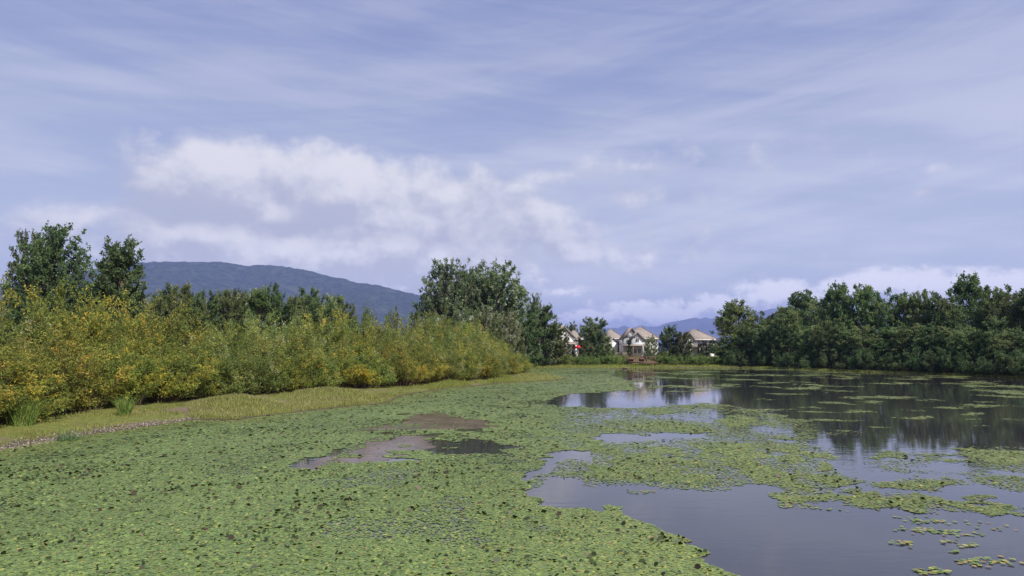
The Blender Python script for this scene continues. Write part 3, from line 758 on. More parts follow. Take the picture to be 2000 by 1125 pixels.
for a, b_ in ((1344.5, 0), (1341, .5), (1348, -.5)):
    MB().slab([(lx2(a) - .08, -1.23, lz2(661)), (lx2(a) + .08, -1.23, lz2(661)), (lx2(a) + .08 + b_ * .6, -1.23, lz2(655)), (lx2(a) - .08 + b_ * .6, -1.23, lz2(655))], .04).build('timber', M_TRIM, H5)
window(H5, lx2(1341.5), lx2(1347.5), -1.2, lz2(672), lz2(665)); window(H5, lx2(1374), lx2(1380), .3, lz2(669), lz2(664.5)); window(H5, lx2(1386), lx2(1392), .3, lz2(669), lz2(664.5))
MB().slab([(lx2(1340), -3.4, lz2(677)), (lx2(1398), -3.4, lz2(677)), (lx2(1398), .28, lz2(671)), (lx2(1340), .28, lz2(671))], .16).build('porch_roof', M_ROOF, H5)
for px in (1342, 1360, 1378, 1396): MB().box(lx2(px) - .1, lx2(px) + .1, -3.3, -3.1, 0, lz2(678)).build('porch_post', M_STUCCO2, H5)
# hip-roofed house between the lone willow and the double gables
D3 = 186.0; cx3 = PX(1200, D3); zb3 = hz(cx3, D3) - .2
H2 = empty('house', (cx3, D3, zb3)); tag(H2, 'white house with plain brown hip roof, just right of the lone bushy willow', 'house', 'houses beyond the pond')
lx3 = lambda p: PX(p, D3) - cx3
lz3 = lambda p: PZ(p, D3) - zb3
walls(H2, lx3(1182), lx3(1216), 0, 7.5, 0, lz3(661), M_STUCCO3); hip_roof(H2, lx3(1182), lx3(1216), 0, 7.5, lz3(661), lz3(642.5), lx3(1196), lx3(1199))
window(H2, lx3(1208), lx3(1212), 0, lz3(671), lz3(665)); window(H2, lx3(1192), lx3(1197), 0, lz3(671), lz3(665))
gable_prism(MB(), lx3(1187), lx3(1204), -2.4, -.02, lz3(669), lz3(662.5)).build('gable_wall', M_STUCCO, H2)
MB().box(lx3(1187), lx3(1204), -2.4, -.02, 0, lz3(669.1)).build('wall', M_STUCCO, H2)
gable_roof(H2, lx3(1187), lx3(1204), -2.4, -.02, lz3(669), lz3(662.5), ov=.3, trim=False)
# white gable house on the left, turned towards the right
D4 = 168.0; cx4 = PX(1102, D4); zb4 = hz(cx4, D4) - .2
H1 = empty('house', (cx4, D4, zb4), R(24)); tag(H1, 'bright white gable house at the left end of the row behind the willows', 'house', 'houses beyond the pond')
lz4 = lambda p: PZ(p, D4) - zb4
e4 = lz4(659)
walls(H1, -3.0, 2.6, 0, 8, 0, e4); gable_prism(MB(), -3.0, 2.6, .0, 8, e4, lz4(638)).build('gable_wall', M_STUCCO, H1)
gable_roof(H1, -3.0, 2.6, 0, 8, e4, lz4(638), ov=.45)
window(H1, .2, 1.5, 0, lz4(665), lz4(658.5)); window(H1, -1.8, -.6, 0, lz4(665), lz4(658.5))
MB().slab([(-3.4, -2.6, lz4(672)), (4.6, -2.6, lz4(672)), (4.6, -.02, lz4(667)), (-3.4, -.02, lz4(667))], .16).build('porch_roof', M_ROOF, H1)
for x in (-3.1, -.6, 1.9, 4.3): MB().box(x - .14, x + .14, -2.5, -2.22, 0, lz4(673)).build('porch_post', M_WTRIM, H1)
MB().box(2.62, 4.4, .3, 6, 0, lz4(668)).build('wall', M_STUCCO, H1)
D5 = 182.0; cx5 = PX(1124, D5); zb5 = hz(cx5, D5) - .2
H6 = empty('house', (cx5, D5, zb5)); tag(H6, 'small hip-roofed house half hidden between the white gable house and the lone willow', 'house', 'houses beyond the pond')
lx5 = lambda p: PX(p, D5) - cx5
lz5 = lambda p: PZ(p, D5) - zb5
walls(H6, lx5(1112), lx5(1138), 0, 8, 0, lz5(662)); hip_roof(H6, lx5(1112), lx5(1138), 0, 8, lz5(662), lz5(645), lx5(1122), lx5(1127))
window(H6, lx5(1128), lx5(1133), 0, lz5(671), lz5(665))

# garden fences
def fence(name, xa, ya, xb, yb, h, material, label, step=.24):
    zz_ = hz((xa + xb) / 2, (ya + yb) / 2) - .1
    L_ = math.hypot(xb - xa, yb - ya)
    e = empty(name, (xa, ya, zz_), math.atan2(yb - ya, xb - xa)); tag(e, label, 'fence')
    bm_ = MB().box(0, step - .03, -.02, .02, .1, h).mesh('board', material)
    for i in range(int(L_ / step)):
        o = link('board', bm_, e, (i * step, 0, 0)); o.scale = (1, 1, rng.uniform(.985, 1.015))
    pm = MB().box(-.06, .06, .025, .13, 0, h + .08).mesh('post', material)
    for i in range(int(L_ / 2.4) + 1): link('post', pm, e, (i * 2.4, 0, 0))
    for z in (.35, h - .25): MB().box(0, L_, .022, .06, z, z + .09).build('rail', material, e)
xa = PX(1189, 168); xb = PX(1234, 168)
fence('wooden_fence', xa, 168, xb, 168.5, 1.75, M_FENCE, 'brown wooden garden fence left of the double-gabled house', .3)
fence('white_fence', PX(1388, 163), 163, PX(1412, 163), 163.4, 1.5, M_WTRIM, 'white garden fence at the edge of the dark wood', .3)
# columnar cedars
P_CED = [((.018, .040, .014), 2), ((.03, .062, .02), 3), ((.05, .085, .03), 1)]
def cedar_proto(seed):
    r = np.random.default_rng(seed); n = 40
    t_ = r.uniform(.02, 1, n); ph = r.uniform(0, 6.28, n); rad = .42 * np.sin(np.pi * np.clip(t_ * .8 + .18, 0, 1)) ** .7
    tgt = np.stack([np.cos(ph) * rad, np.sin(ph) * rad, t_ * 3.0], 1); org = np.stack([0 * t_, 0 * t_, np.maximum(t_ * 3 - .5, .05)], 1)
    return plant_mesh('cedar', r, np.stack([org, tgt], 1), 4, 4, 5, .22, .16, (.13, .06), P_CED, 1.2, 0, .05, .02, ([(0, 0, -.2), (0, 0, 2.7)], [.06, .01]))
CED = cedar_proto(33)
for i, (px, tp, bt, Yd, who) in enumerate([(1229, 663, 688, 166, 'column-shaped cedar in front of the double-gabled house'),
        (1366, 668, 690, 164, 'first column-shaped cedar from left before the half-timbered house'), (1373, 666, 692, 164, 'second column-shaped cedar from left before the half-timbered house'),
        (1380, 667, 692, 164, 'third column-shaped cedar from left before the half-timbered house'), (1386, 671, 692, 164, 'fourth column-shaped cedar from left before the half-timbered house'),
        (1391, 670, 692, 165, 'fifth column-shaped cedar from left before the half-timbered house'), (1110, 671, 690, 160, 'column-shaped cedar below the white gable house, left one'), (1121, 673, 690, 160, 'column-shaped cedar below the white gable house, right one')]):
    x, zt = at(px, tp, Yd); z0 = hz(x, Yd)
    put('cedar_tree', CED, x, Yd, zt - z0, .44 if i == 0 else .40, 3.05, .36, who, 'tree', 'clipped cedars by the houses')
# red patio umbrella
M_RED = plain('red_canvas', (.55, .02, .035), .7, .12, 3.0, .2)
x, zt = at(1131, 673.5, 158); zu = hz(x, 158)
U_ = empty('patio_umbrella', (x, 158, zu)); tag(U_, 'red patio umbrella beside the lone bushy willow', 'umbrella')
mb = MB(); n = 8; top = zt - zu
vs = [(0, 0, top)] + [(math.cos(2 * math.pi * k / n) * 1.25, math.sin(2 * math.pi * k / n) * 1.25, top - .55) for k in range(n)] + [(math.cos(2 * math.pi * k / n) * 1.25, math.sin(2 * math.pi * k / n) * 1.25, top - .8) for k in range(n)] + [(0, 0, top - .06)]
fs = [(0, 1 + k, 1 + (k + 1) % n) for k in range(n)] + [(1 + k, 9 + k, 9 + (k + 1) % n, 1 + (k + 1) % n) for k in range(n)] + [(17, 9 + (k + 1) % n, 9 + k) for k in range(n)]
mb.add(vs, fs).build('canopy', M_RED, U_)
MB().tube([(0, 0, 0), (0, 0, top - .07)], [.035, .03], 6).build('pole', M_TRIM, U_); MB().tube([(0, 0, -.05), (0, 0, .1)], [.3, .26], 10).build('base', M_TRIM, U_)
for k in range(n):
    a = 2 * math.pi * k / n
    MB().tube([(0, 0, top - .12), (math.cos(a) * 1.1, math.sin(a) * 1.1, top - .62)], [.012, .01], 3).build('rib', M_TRIM, U_)

# viewing deck
DY = 129.0
xl, xr = PX(1229, DY), PX(1280, DY); xc = (xl + xr) / 2; zd = hz(xc, DY); fl = PZ(706.2, DY) - zd; rt = PZ(697, DY) - zd; hw = (xr - xl) / 2
K_ = empty('viewing_deck', (xc, DY, zd)); tag(K_, 'brown wooden viewing deck with railing and benches on the far shore', 'deck')
pm = MB().box(-.085, .085, 0, 3.0, -.04, 0).mesh('plank', M_WOOD)
n = int(2 * hw / .19)
for i in range(n): link('plank', pm, K_, (-hw + .1 + i * 2 * hw / n, 0, fl + rng.uniform(-.004, .004)))
MB().box(-hw, hw, -.05, -.005, fl - .30, fl - .02).build('fascia_board', M_WOOD, K_)
MB().box(-hw * .1, hw + .35, -.9, -.06, fl - .34, fl - .18).build('step', M_WOOD, K_)
for x in (-hw + .1, 0, hw - .1):
    for y in (.1, 2.8): MB().box(x - .08, x + .08, y - .08, y + .08, -.5, fl - .05).build('support_post', M_WOOD, K_)
for x in (-hw + .07, -hw * .12, hw * .32, hw - .07): MB().box(x - .09, x + .09, .0, .16, fl, rt).build('railing_post', M_WOOD, K_)
for x in (-hw + .07, hw - .07): MB().box(x - .05, x + .05, 2.85, 2.95, fl, rt).build('railing_post', M_WOOD, K_)
MB().box(-hw, hw, -.02, .18, rt, rt + .10).build('top_rail', M_WOOD, K_); MB().box(-hw, hw, 2.83, 2.97, rt, rt + .05).build('top_rail', M_WOOD, K_)
for i in range(22):
    x = -hw + .2 + i * (2 * hw - .4) / 21
    MB().box(x - .012, x + .012, 2.89, 2.91, fl + .08, rt).build('baluster', M_WOOD, K_)
for x in (-hw + .75, hw * .12):
    MB().box(x - .55, x + .55, 1.9, 2.4, fl + .40, fl + .46).build('bench_seat', M_WOOD, K_); MB().box(x - .5, x + .5, 2.4, 2.46, fl, fl + .62).build('bench_back', M_WOOD, K_)

# driftwood stub at the far water's edge and a white flower afloat
x, y = gnd(1219, 720.5); mb = MB().tube([(-.55, 0, -.05), (-.2, .05, .14), (.15, 0, .20), (.5, -.05, .08), (.62, -.05, .02)], [.05, .15, .17, .12, .03], 7)
mb.tube([(.1, 0, .2), (.2, .05, .5)], [.05, .015], 5)
o = mb.build('driftwood', M_BARK); o.location = (x, y, 0); tag(o, 'small dark driftwood stub at the far water edge below the deck', 'driftwood')

# ------------------------------------------------------------------ grass, sedge and pebbles
def blades(name, P, h, wd, cols, bend=.35, r=rng, tips=None):
    n = len(P); a = r.uniform(0, 6.28, n); sd = np.stack([np.cos(a), np.sin(a), 0 * a], 1) * wd[:, None] * .5
    ln = r.uniform(0, 6.28, n); le = np.stack([np.cos(ln), np.sin(ln), 0 * ln], 1) * (h * bend * r.uniform(.2, 1.3, n))[:, None]
    up = np.array([0, 0, 1.0])
    v = np.stack([P - sd, P + sd, P + le * .35 + up * (h * .6)[:, None] + sd * .7, P + le * .35 + up * (h * .6)[:, None] - sd * .7, P + le + up * (h * .97)[:, None]], 1)
    i0 = np.arange(n)[:, None] * 5
    c = np.repeat(cols[:, None, :], 5, 1)
    if tips is not None: c[:, 4] = tips; c[:, 2:4] = c[:, 2:4] * .6 + tips[:, None, :] * .4
    return raw(name, v.reshape(-1, 3), [i0 + np.array([0, 1, 2, 3]), i0 + np.array([3, 2, 4])], c.reshape(-1, 3), M_GRASS)

def pick(pal, n, r=rng):
    pc = np.array([c for c, _ in pal]); w_ = np.array([q for _, q in pal]); return pc[r.choice(len(pc), n, p=w_ / w_.sum())] * r.uniform(.75, 1.25, (n, 1))

GR_G = [((.13, .165, .036), 2), ((.19, .21, .05), 3), ((.27, .25, .08), 2), ((.24, .165, .085), 1.0)]
GR_Y = [((.21, .24, .05), 3), ((.29, .29, .08), 2), ((.15, .20, .042), 2)]
GR_T = [((.36, .29, .15), 3), ((.28, .22, .11), 2), ((.20, .19, .07), 1)]

def scatter_px(poly, n, r=rng, zmin=.03):
    """points on the ground inside a polygon given in photograph pixels, even over the ground"""
    g_ = np.array([gnd(px, py, .15) for px, py in poly])
    lo, hi = g_.min(0), g_.max(0); out = []
    while sum(map(len, out)) < n:
        p = r.uniform(lo, hi, (n * 2, 2)); p = p[inpoly(p[:, 0], p[:, 1], [tuple(q) for q in g_])]
        z = height(p[:, 0], p[:, 1]); k = z > zmin; out.append(np.c_[p[k], z[k] - .01])
    return np.concatenate(out)[:n]

BANK = [(-150, 925), (-150, 850), (0, 828), (200, 800), (400, 782), (640, 764), (800, 750), (900, 745), (1010, 730), (1040, 722), (1060, 730), (1000, 748), (900, 757), (800, 772), (740, 790), (560, 806), (370, 822), (150, 852), (0, 882)]
P = scatter_px(BANK, 52000)
k = fbm(P[:, 0] * .45, P[:, 1] * .45, 31, 3) + rng.normal(0, .06, len(P)) > .43
P = P[k]; hgt = (.03 + .30 * np.clip(fbm(P[:, 0] * .7, P[:, 1] * .7, 37, 3) - .35, 0, 1) * 1.3) * rng.uniform(.5, 1.3, len(P))
tag(link('bank_grass', blades('bank_grass', P, hgt, rng.uniform(.012, .03, len(P)), pick(GR_G, len(P)) * (.7 + .6 * fbm(P[:, 0] * .35, P[:, 1] * .35, 33, 3))[:, None] ** 1.3)), 'short yellow-green grass on the left bank', 'grass', kind='stuff')
HUM = [('tall tawny grass hummock at the water edge, nearer of two', [(375, 822), (365, 800), (400, 786), (480, 782), (555, 790), (562, 803), (470, 822)], 17000, .21),
       ('tall tawny grass hummock at the water edge, farther of two', [(560, 804), (560, 786), (600, 772), (690, 768), (740, 778), (745, 786), (660, 796)], 17000, .21),
       ('grass tuft on the bank edge below the thicket', [(840, 764), (838, 752), (880, 748), (920, 750), (925, 755), (885, 760)], 4500, .26),
       ('bright grass tuft at the root of the grassy spit', [(950, 750), (955, 742), (990, 739), (1005, 744), (1000, 749)], 4000, .26),
       ('grassy spit with straw-coloured crest reaching into the pond', [(1000, 748), (1010, 733), (1050, 731), (1085, 737), (1112, 741), (1060, 745)], 8000, .22)]
for lab, poly, n, hh in HUM:
    P = scatter_px(poly, n, zmin=.05)
    hgt = hh * rng.uniform(.55, 1.25, n) * (.7 + .5 * fbm(P[:, 0] * .8, P[:, 1] * .8, 41, 2))
    tips = pick([((.36, .29, .18), 1.4), ((.28, .28, .09), 3), ((.42, .35, .24), .7)], n) if 'taw' in lab or 'straw' in lab else pick(GR_Y, n)
    tag(link('grass_hummock', blades('grass_hummock', P, hgt, rng.uniform(.010, .024, n), pick(GR_Y, n), .6, tips=tips)), lab, 'grass', kind='stuff')
# sedge clumps: separate things
for lab, px, py, rad, hh, n in (('big bright green sedge clump at the left end of the bank', 42, 828, .75, 1.15, 420), ('small bright green sedge clump against the thicket', 243, 808, .42, .95, 260), ('blue-green sedge tuft near the pebbly water edge', 135, 846, .6, .5, 240)):
    x, y = gnd(px, py, .25); r = np.random.default_rng(px)
    a = r.uniform(0, 6.28, n); q = rad * np.sqrt(r.uniform(0, 1, n)) * .55
    P = np.stack([x + np.cos(a) * q, y + np.sin(a) * q, 0 * a], 1); P[:, 2] = height(P[:, 0], P[:, 1]) - .02
    pal = [((.12, .20, .04), 2), ((.19, .27, .06), 3), ((.25, .28, .08), 1)] if 'blue' not in lab else [((.09, .15, .06), 2), ((.13, .19, .08), 2)]
    tag(link('sedge_clump', blades('sedge_clump', P, hh * r.uniform(.5, 1.1, n), r.uniform(.012, .026, n), pick(pal, n, r), .75, r)), lab, 'sedge')
# far shore strips
FARS = [('yellow-green grass strip along the far shore below the deck', [(1038, 719), (1045, 710), (1120, 711), (1200, 712), (1300, 711), (1400, 711), (1440, 714), (1445, 718), (1400, 718), (1300, 718.5), (1200, 720), (1120, 719)], 26000, .28, GR_Y),
        ('yellow-green grass fringe along the foot of the right shore wood', [(1445, 718.5), (1450, 715.5), (1560, 719), (1640, 722), (1700, 724.5), (1800, 728), (1900, 731), (2080, 739), (2080, 744), (2000, 740), (1900, 735.5), (1800, 731.5), (1640, 725.5), (1480, 719.5)], 16000, .22, GR_Y)]
for lab, poly, n, hh, pal in FARS:
    P = scatter_px(poly, n, zmin=.02)
    tag(link('shore_grass', blades('shore_grass', P, hh * rng.uniform(.5, 1.3, n), rng.uniform(.03, .06, n), pick(pal, n), .4)), lab, 'grass', kind='stuff')
P = np.c_[rng.uniform(PX(1060, 150), PX(1430, 150), 24000), rng.uniform(138, 166, 24000), np.zeros(24000)]; P[:, 2] = height(P[:, 0], P[:, 1])
tag(link('meadow_grass', blades('meadow_grass', P, rng.uniform(.4, 1.1, len(P)), rng.uniform(.04, .09, len(P)), pick(GR_T, len(P)), .4)), 'tall dry tan grass of the meadow before the houses', 'grass', kind='stuff')
# pebbles and shells on the water line, left
n = 3600; u = rng.uniform(-80, 390, n)
SX, SY = [p[0] for p in [(-150, 908)] + SHORE_PX[:4]], [p[1] for p in [(-150, 908)] + SHORE_PX[:4]]
pp = np.array([gnd(a, np.interp(a, SX, SY) - 2 + rng.normal(0, 2.6) * (1.4 - a / 420)) for a in u])
P = np.c_[pp, np.maximum(height(pp[:, 0], pp[:, 1]), 0.0)]
oct_ = np.array([(1, 0, 0), (-1, 0, 0), (0, 1, 0), (0, -1, 0), (0, 0, 1), (0, 0, -1)], float)
sc_ = rng.uniform(.012, .045, (n, 1, 1)) * rng.uniform(.5, 1.2, (n, 1, 3)) * np.array([1, 1, .6])
V = P[:, None, :] + oct_[None] * sc_ + rng.normal(0, .004, (n, 6, 3)) + np.array([0, 0, .008])
of = np.array([(0, 2, 4), (2, 1, 4), (1, 3, 4), (3, 0, 4), (2, 0, 5), (1, 2, 5), (3, 1, 5), (0, 3, 5)])
me = raw('pebbles', V.reshape(-1, 3), [(np.arange(n)[:, None, None] * 6 + of[None]).reshape(-1, 3)], np.repeat(pick([((.42, .37, .32), 2), ((.22, .17, .14), 3), ((.12, .09, .075), 2)], n), 6, axis=0), M_GRASS)
tag(link('shore_pebbles', me), 'strip of pale pebbles and shells along the left water line', 'pebbles', kind='stuff')

# ------------------------------------------------------------------ open scum patches and lily pads
def sheet(name, poly, z, material, label):
    g_ = [gnd(px, py) for px, py in poly]; pts = []
    for i, (x, y) in enumerate(g_):      # ragged outline
        x2, y2 = g_[(i + 1) % len(g_)]
        for k in range(6):
            a = k / 6; xx, yy = x + (x2 - x) * a, y + (y2 - y) * a
            s_ = (fbm(np.array([xx * 1.3]), np.array([yy * 1.3]), 51, 3)[0] - .5) * 1.3
            pts.append((xx + s_, yy + s_ * .6, z))
    return tag(MB().add(pts, [tuple(range(len(pts)))]).build(name, material), label, 'algae', kind='stuff')
SCUM1 = [(570, 916), (630, 897), (680, 882), (660, 874), (715, 856), (790, 850), (880, 856), (930, 861), (1000, 872), (940, 884), (850, 882), (790, 890), (700, 904), (640, 914)]
SCUM2 = [(670, 842), (750, 831), (790, 824), (795, 810), (870, 805), (915, 813), (970, 824), (960, 836), (900, 839), (820, 840)]
sheet('algae_patch', [(560, 920), (630, 895), (680, 880), (655, 874), (712, 855), (790, 849), (856, 853), (846, 874), (800, 892), (700, 908), (640, 918)], .004, M_SCUM, 'nearer purple-brown algae patch in the gap of the lily carpet')
sheet('algae_patch', SCUM2, .004, M_SCUM, 'farther purple-brown algae patch in the gap of the lily carpet')

CARPET = [(-900, 1600), (-900, 700), (1036, 714), (1205, 721), (1195, 733), (1235, 747), (1245, 762), (1130, 768), (1090, 772), (1075, 785), (1090, 797), (1105, 806), (1070, 828), (1120, 848), (1175, 862),
          (1150, 880), (1050, 880), (1050, 905), (1045, 925), (1022, 955), (1050, 976), (1130, 990), (1180, 999), (1215, 998), (1250, 1008), (1275, 1024), (1312, 1036), (1322, 1052), (1347, 1062), (1392, 1083), (1412, 1102), (1452, 1125), (1520, 1180), (1560, 1600)]
MAT = [(1040, 866), (1130, 861), (1260, 862), (1330, 858), (1440, 854), (1560, 861), (1622, 880), (1630, 905), (1655, 927), (1690, 939), (1650, 962), (1580, 970), (1500, 953), (1420, 948), (1350, 956), (1260, 946),
       (1180, 946), (1130, 936), (1065, 928), (1090, 910), (1150, 892), (1140, 880)]
SPARSE = [(990, 782), (1060, 792), (1140, 796), (1230, 799), (1300, 792), (1400, 788), (1500, 806), (1580, 825), (1600, 850), (1570, 862), (1470, 858), (1400, 850), (1300, 846), (1250, 850), (1185, 850), (1000, 868)]
FILM = [(1560, 850), (1640, 872), (1720, 874), (1860, 876), (2200, 880), (2200, 1000), (1900, 962), (1700, 955), (1620, 950)]
BAND = [(1540, 958), (1620, 950), (1700, 957), (1850, 970), (2000, 984), (2200, 995), (2200, 1018), (2000, 1006), (1900, 1016), (1780, 1003), (1640, 1000), (1560, 986), (1500, 966)]
ISL = [(1280, 803, 48, 6, .9), (1365, 794, 60, 6, .8), (1440, 824, 42, 14, .92), (1500, 828, 50, 10, .7), (1545, 856, 58, 10, .75), (1795, 943, 98, 12, .85), (1740, 888, 42, 7, .75), (1820, 892, 38, 6, .6), (1890, 889, 30, 11, .8), (1955, 892, 70, 13, .9),
       (1950, 935, 55, 14, .6), (1770, 905, 70, 12, .25), (1980, 945, 40, 14, .55), (1100, 932, 40, 5, .6), (1060, 944, 28, 5, .7), (1250, 960, 20, 3, .4), (1110, 905, 35, 6, .4), (1200, 832, 70, 9, .6), (1130, 815, 60, 7, .6), (1350, 832, 60, 8, .5), (1420, 843, 60, 5, .6)]
STREAK = [(1400, 1530, 731, 1.8), (1400, 1490, 740, 2.5), (1470, 1620, 747, 1.8), (1390, 1525, 755, 3), (1525, 1690, 756, 3.6), (1590, 1690, 738, 2), (1700, 1820, 739, 2.4), (1780, 1960, 747, 2.2), (1850, 2060, 756, 3.5), (1895, 2060, 771, 5), (1600, 1680, 768, 3.5),
          (1640, 1790, 777, 4), (1590, 1740, 785, 3.6), (1785, 1850, 781, 2.5), (1860, 1950, 785, 2), (1815, 2020, 795, 3.2), (1875, 1928, 811, 3.2), (1400, 1560, 799, 3), (1540, 1640, 804, 2.4), (1650, 1722, 806, 3.6), (1720, 1822, 815, 2.6), (1880, 2020, 820, 2),
          (1568, 1690, 823, 3), (1612, 1684, 845, 6), (1480, 1700, 733, 1.4), (1550, 1700, 727, 1.4), (1750, 2040, 737, 2.6), (1440, 1760, 722.5, 1.4), (1470, 1515, 781, 1.5), (1500, 1590, 768, 2), (1250, 1400, 738, 2.4), (1205, 1460, 727, 2), (1250, 1420, 758, 3),
          (1300, 1400, 765, 3), (1300, 1400, 732, 1.3), (1200, 1290, 746, 2), (1330, 1480, 722, 1.6), (1900, 2060, 763, 2), (1680, 1790, 749, 1.4), (1560, 1640, 795, 1.4), (1750, 1800, 801, 1.3), (1900, 1990, 833, 1.2), (1700, 1760, 836, 1.2), (1480, 1530, 811, 1.4)]

def density(x, y):
    px, py = proj(x, y, 0.0 * x)
    k = 12.0 / np.maximum(y, 4)                       # edge wobble shrinks with distance
    e1 = (fbm(x * 1.1, y * 1.1, 61, 3) - .5); e2 = (fbm(x * 1.1 + 40, y * 1.1, 67, 3) - .5)
    qx, qy = px + e1 * 130 * k, py + e2 * 42 * k * np.minimum(1, 14 / np.maximum(y, 4)) ** .35
    c = np.zeros(x.shape)
    c = np.where(inpoly(qx, qy, FILM), np.clip((fbm(x * .6, y * .5, 75, 4) - .47) * 2.4, 0, .5), c)
    c = np.where(inpoly(qx, qy, SPARSE), np.clip(.52 + 1.7 * (fbm(x * .55, y * .22, 71, 4) - .5), .06, .9), c)
    c = np.where(inpoly(qx, qy, BAND), np.clip((fbm(x * 1.1, y * 1.1, 73, 4) - .40) * 4.5, 0, .88), c)
    m_ = (px > 980) & (py < 1000)
    x_, y_, qx_, qy_, py_, e_ = x[m_], y[m_], qx[m_], qy[m_], py[m_], e2[m_]; c_ = c[m_]
    for (a, b_, rx, ry, st) in ISL:
        d2 = ((qx_ - a) / rx) ** 2 + ((qy_ - b_) / ry) ** 2
        c_ = np.maximum(c_, st * np.clip((1.25 - d2) * 1.1, 0, 1))
    brk = np.clip((fbm(x_ * .7, y_ * .40, 83, 4) - .35) * 5, 0, 1)
    for (a, b_, yy, hh) in STREAK:
        u_ = (qx_ - (a + b_) / 2) / ((b_ - a) / 2); v_ = (py_ + e_ * 5 - yy + (vn(x_ * .3, x_ * 0 + yy, 79) - .5) * hh * 2.4) / hh
        c_ = np.maximum(c_, .84 * np.clip((1.2 - u_ ** 2 - (v_ / .85) ** 2) * 1.2, 0, 1) * brk)
    c[m_] = c_
    sdm = np.full(x.shape, 9.0); mm = (px > 1000) & (px < 1750) & (py > 830) & (py < 1000); sdm[mm] = -sdist(px[mm], py[mm], MAT) / 2
    c = np.where(inpoly(qx, qy, MAT), .90 * np.clip((fbm(x * 1.3, y * .9, 91, 4) - .26) * 4.2, .45, 1) * np.clip((sdm + 5) / 13, .34, 1), c)
    c = np.where(inpoly(qx, qy, CARPET), np.where(px < 900, .97, .95) * np.clip((fbm(x * .7, y * .5, 97, 3) - .22) * 7, .7, 1), c)
    for s_ in (SCUM1, SCUM2):
        c = np.where(inpoly(qx + e1 * 120 * k, qy + e2 * 20 * k, s_), c * np.clip((fbm(x * 1.2, y * .5, 99, 3) - .60) * 4, .01, .5), c)
    # dark reflecting slots at the far side of the carpet
    for (a, b_, yy, hh) in ((985, 1105, 786, 6), (940, 1060, 797, 2), (1000, 1062, 814, 2.2), (1090, 1210, 729, 2.0), (1110, 1210, 726, 2)):
        d2 = ((qx - (a + b_) / 2) / ((b_ - a) / 2)) ** 2 + ((qy - yy) / hh) ** 2
        c = c * np.clip(d2, .45, 1)
    d2 = ((qx - 945) / 62) ** 2 + ((qy - 872) / 10) ** 2
    c = c * np.clip(d2 * .8, .35, 1)
    return c

PADC = [((.124, .182, .050), 5), ((.150, .205, .054), 3.4), ((.19, .23, .060), 1.6), ((.102, .155, .054), 3.0), ((.30, .28, .075), .3), ((.17, .125, .065), .25)]
DARKC = [((.026, .034, .010), 3), ((.040, .028, .016), 1.2), ((.060, .036, .022), .6), ((.038, .055, .014), 3)]
vs_, pad_faces, cs_, off = [], [], [], 0
for (y0, y1, rad, sides) in ((8.0, 12.5, .0265, 6), (12.5, 19, .032, 4), (19, 31, .043, 4), (31, 52, .068, 4), (52, 84, .105, 4), (84, 126, .14, 4)):
    wl, wr = -1.02 * y1 * .75 - 3, y1 * .80 + 3
    area = (y1 - y0) * (wr - wl); lam = 3.3 / (math.pi * rad * rad * (.83 if sides == 6 else .75 if sides == 5 else .64))
    n = int(area * lam)
    x, y = rng.uniform(wl, wr, n), rng.uniform(y0, y1, n)
    px, py = proj(x, y, 0 * x); k = (px > -190) & (px < 2160) & (py < 1240); x, y = x[k], y[k]
    sd = sdist(x, y, POND); k = sd < .15; x, y, sd = x[k], y[k], sd[k]
    c = density(x, y)
    keep = rng.uniform(size=len(x)) < np.where(c >= .999, 1, np.minimum(1, -np.log(1 - np.clip(c, 0, .965)) / 3.3))
    x, y, sd = x[keep], y[keep], sd[keep]; n = len(x)
    r_ = rad * (.6 + .95 * rng.beta(1.6, 2.4, n))
    dk = fbm(x * .55, y * .9, 101, 3) + rng.normal(0, .09, n)
    px, py = proj(x, y, 0 * x)
    thr = np.where(px < 1000, .70, .745)
    dark = rng.uniform(size=n) < 0.005 + .026 * smooth01((dk - thr + .12) / .25)
    flat = min(1.0, 16 / y1)
    tilt = flat * (np.abs(rng.normal(0, .06, n)) + np.where(dark, rng.uniform(.4, 1.15, n), 0) + (rng.uniform(size=n) < .02) * rng.uniform(.2, .5, n))
    r_ = r_ * np.where(dark, rng.uniform(.8, 1.5, n), 1.0)
    ph = rng.uniform(0, 6.28, n); th0 = rng.uniform(0, 6.28, n)
    az_ = np.stack([np.cos(ph), np.sin(ph), 0 * ph], 1); ax2 = np.stack([-np.sin(ph) * np.cos(tilt), np.cos(ph) * np.cos(tilt), np.sin(tilt)], 1)
    zc = .006 + rng.uniform(0, .007, n) + r_ * np.sin(tilt) * .85
    C0 = np.stack([x, y, zc], 1)
    ring = []
    for s_ in range(sides):
        a = th0 + 2 * np.pi * s_ / sides
        rr = r_ * rng.uniform(.88, 1.1, n)
        ring.append(C0 + az_ * (np.cos(a) * rr * 1.12)[:, None] + ax2 * (np.sin(a) * rr * .88)[:, None] + np.array([0, 0, 1.0]) * (rr * rng.uniform(-.02, .05, n))[:, None])
    V = np.stack(ring, 1)
    V[:, :, 2] = np.maximum(V[:, :, 2], .0055)
    patch = fbm(x * .35, y * .25, 107, 3)[:, None]
    col = pick(PADC, n) * (.84 + .34 * patch) * (1 + np.clip((px - 700) / 900, 0, 1)[:, None] * np.array([.14, .02, .05])) ; col[dark] = pick(DARKC, int(dark.sum()))
    near_shore = np.clip(1 + sd / 2.2, 0, 1)[:, None] * (px < 1150)[:, None]
    col = col * (1 - near_shore * .55) + np.array([.17, .19, .04]) * near_shore * .55
    vs_.append(V.reshape(-1, 3)); cs_.append(np.repeat(col, sides, axis=0))
    f_ = off + np.arange(n * sides).reshape(-1, sides); pad_faces.append(f_); off += n * sides
me = raw('lily_pads', np.concatenate(vs_), pad_faces, np.concatenate(cs_), M_PAD)
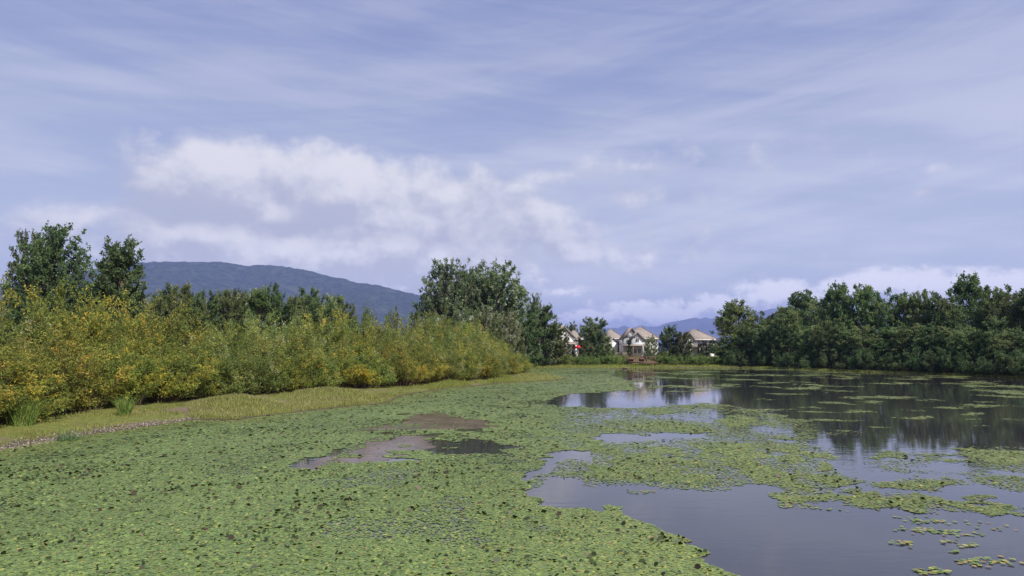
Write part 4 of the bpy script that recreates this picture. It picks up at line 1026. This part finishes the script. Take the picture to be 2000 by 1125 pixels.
tag(link('lily_pad_carpet', me), 'dense carpet of small green lily pads covering the pond', 'lily pads', kind='stuff')

# single pads of the loose rafts in open water, each an object of its own
PADM = []
for i in range(10):
    r = np.random.default_rng(900 + i); n = 11; a0 = .16
    ang = np.linspace(a0, 2 * math.pi - a0, n)
    rr = r.uniform(.93, 1.05, n); vs2 = [(.1, 0, .02)] + [(math.cos(a) * q * 1.15, math.sin(a) * q * .9, r.uniform(-.02, .10)) for a, q in zip(ang, rr)]
    col = pick(PADC if i < 8 else [((.33, .28, .07), 1), ((.28, .18, .10), 1)], 1, r)[0]
    PADM.append(raw('lily_pad', np.array(vs2), [np.array([(0, 1 + k, 2 + k) for k in range(n - 1)])], np.tile(col, (n + 1, 1)), M_PAD))
RAFT = [('raft near the bottom right edge of the picture', 1933, 1098, 46, 9, 48), ('raft cut off by the bottom edge', 1817, 1117, 36, 6, 30), ('small raft right of the open water', 1766, 1061, 19, 6, 22), ('long slanting raft above the small raft', 1826, 1038, 66, 8, 70),
        ('slanting raft just below the pad band', 1806, 1018, 42, 6, 44), ('tiny raft right of the small raft', 1851, 1059, 12, 3, 9), ('short double row beside the tiny raft', 1897, 1066, 18, 5, 12), ('thin line of pads below the tiny raft', 1863, 1079, 16, 2.4, 8),
        ('narrow raft afloat alone above the open water', 1533, 989, 18, 2.6, 16), ('loose pads above the widest open water', 1266, 960, 17, 2.6, 10), ('loose string of pads at the far right', 1925, 1028, 50, 10, 12)]
for lab, px, py, hw_, hh, n in RAFT:
    for i in range(n):
        u_ = float(np.clip(rng.normal(0, .52), -1.25, 1.25)); v_ = rng.normal(0, .5) * (1 - .35 * abs(u_))
        slope = hh * .5 if 'slant' in lab or 'string' in lab or 'thin' in lab else 0
        x, y = gnd(px + u_ * hw_ * 1.12, py + v_ * hh * 1.1 + u_ * slope)
        o = link('lily_pad', PADM[rng.integers(10)], None, (x, y, .008 + rng.uniform(0, .01)))
        s_ = rng.uniform(.026, .043); o.scale = (s_, s_, s_); o.rotation_euler = (rng.normal(0, .05), rng.normal(0, .05), rng.uniform(0, 6.28))
        tag(o, 'single lily pad afloat in the ' + lab, 'lily pad', 'pads of the ' + lab)

# ------------------------------------------------------------------ haze: the air between here and the mountains
hb = MB().box(-17800, 17800, -9800, 17800, -2.0, 780)
me = hb.mesh('haze', None)
m = bpy.data.materials.new('haze'); m.use_nodes = True; t = m.node_tree; t.nodes.clear()
pv = t.nodes.new('ShaderNodeVolumePrincipled'); pv.inputs['Color'].default_value = (.37, .48, 1.0, 1)
pv.inputs['Density'].default_value = 1.02e-4; pv.inputs['Anisotropy'].default_value = 0.1
ou = t.nodes.new('ShaderNodeOutputMaterial'); t.links.new(pv.outputs[0], ou.inputs['Volume'])
me.materials.clear(); me.materials.append(m)
tag(link('haze', me), 'blue summer haze filling the air', 'haze', kind='stuff')
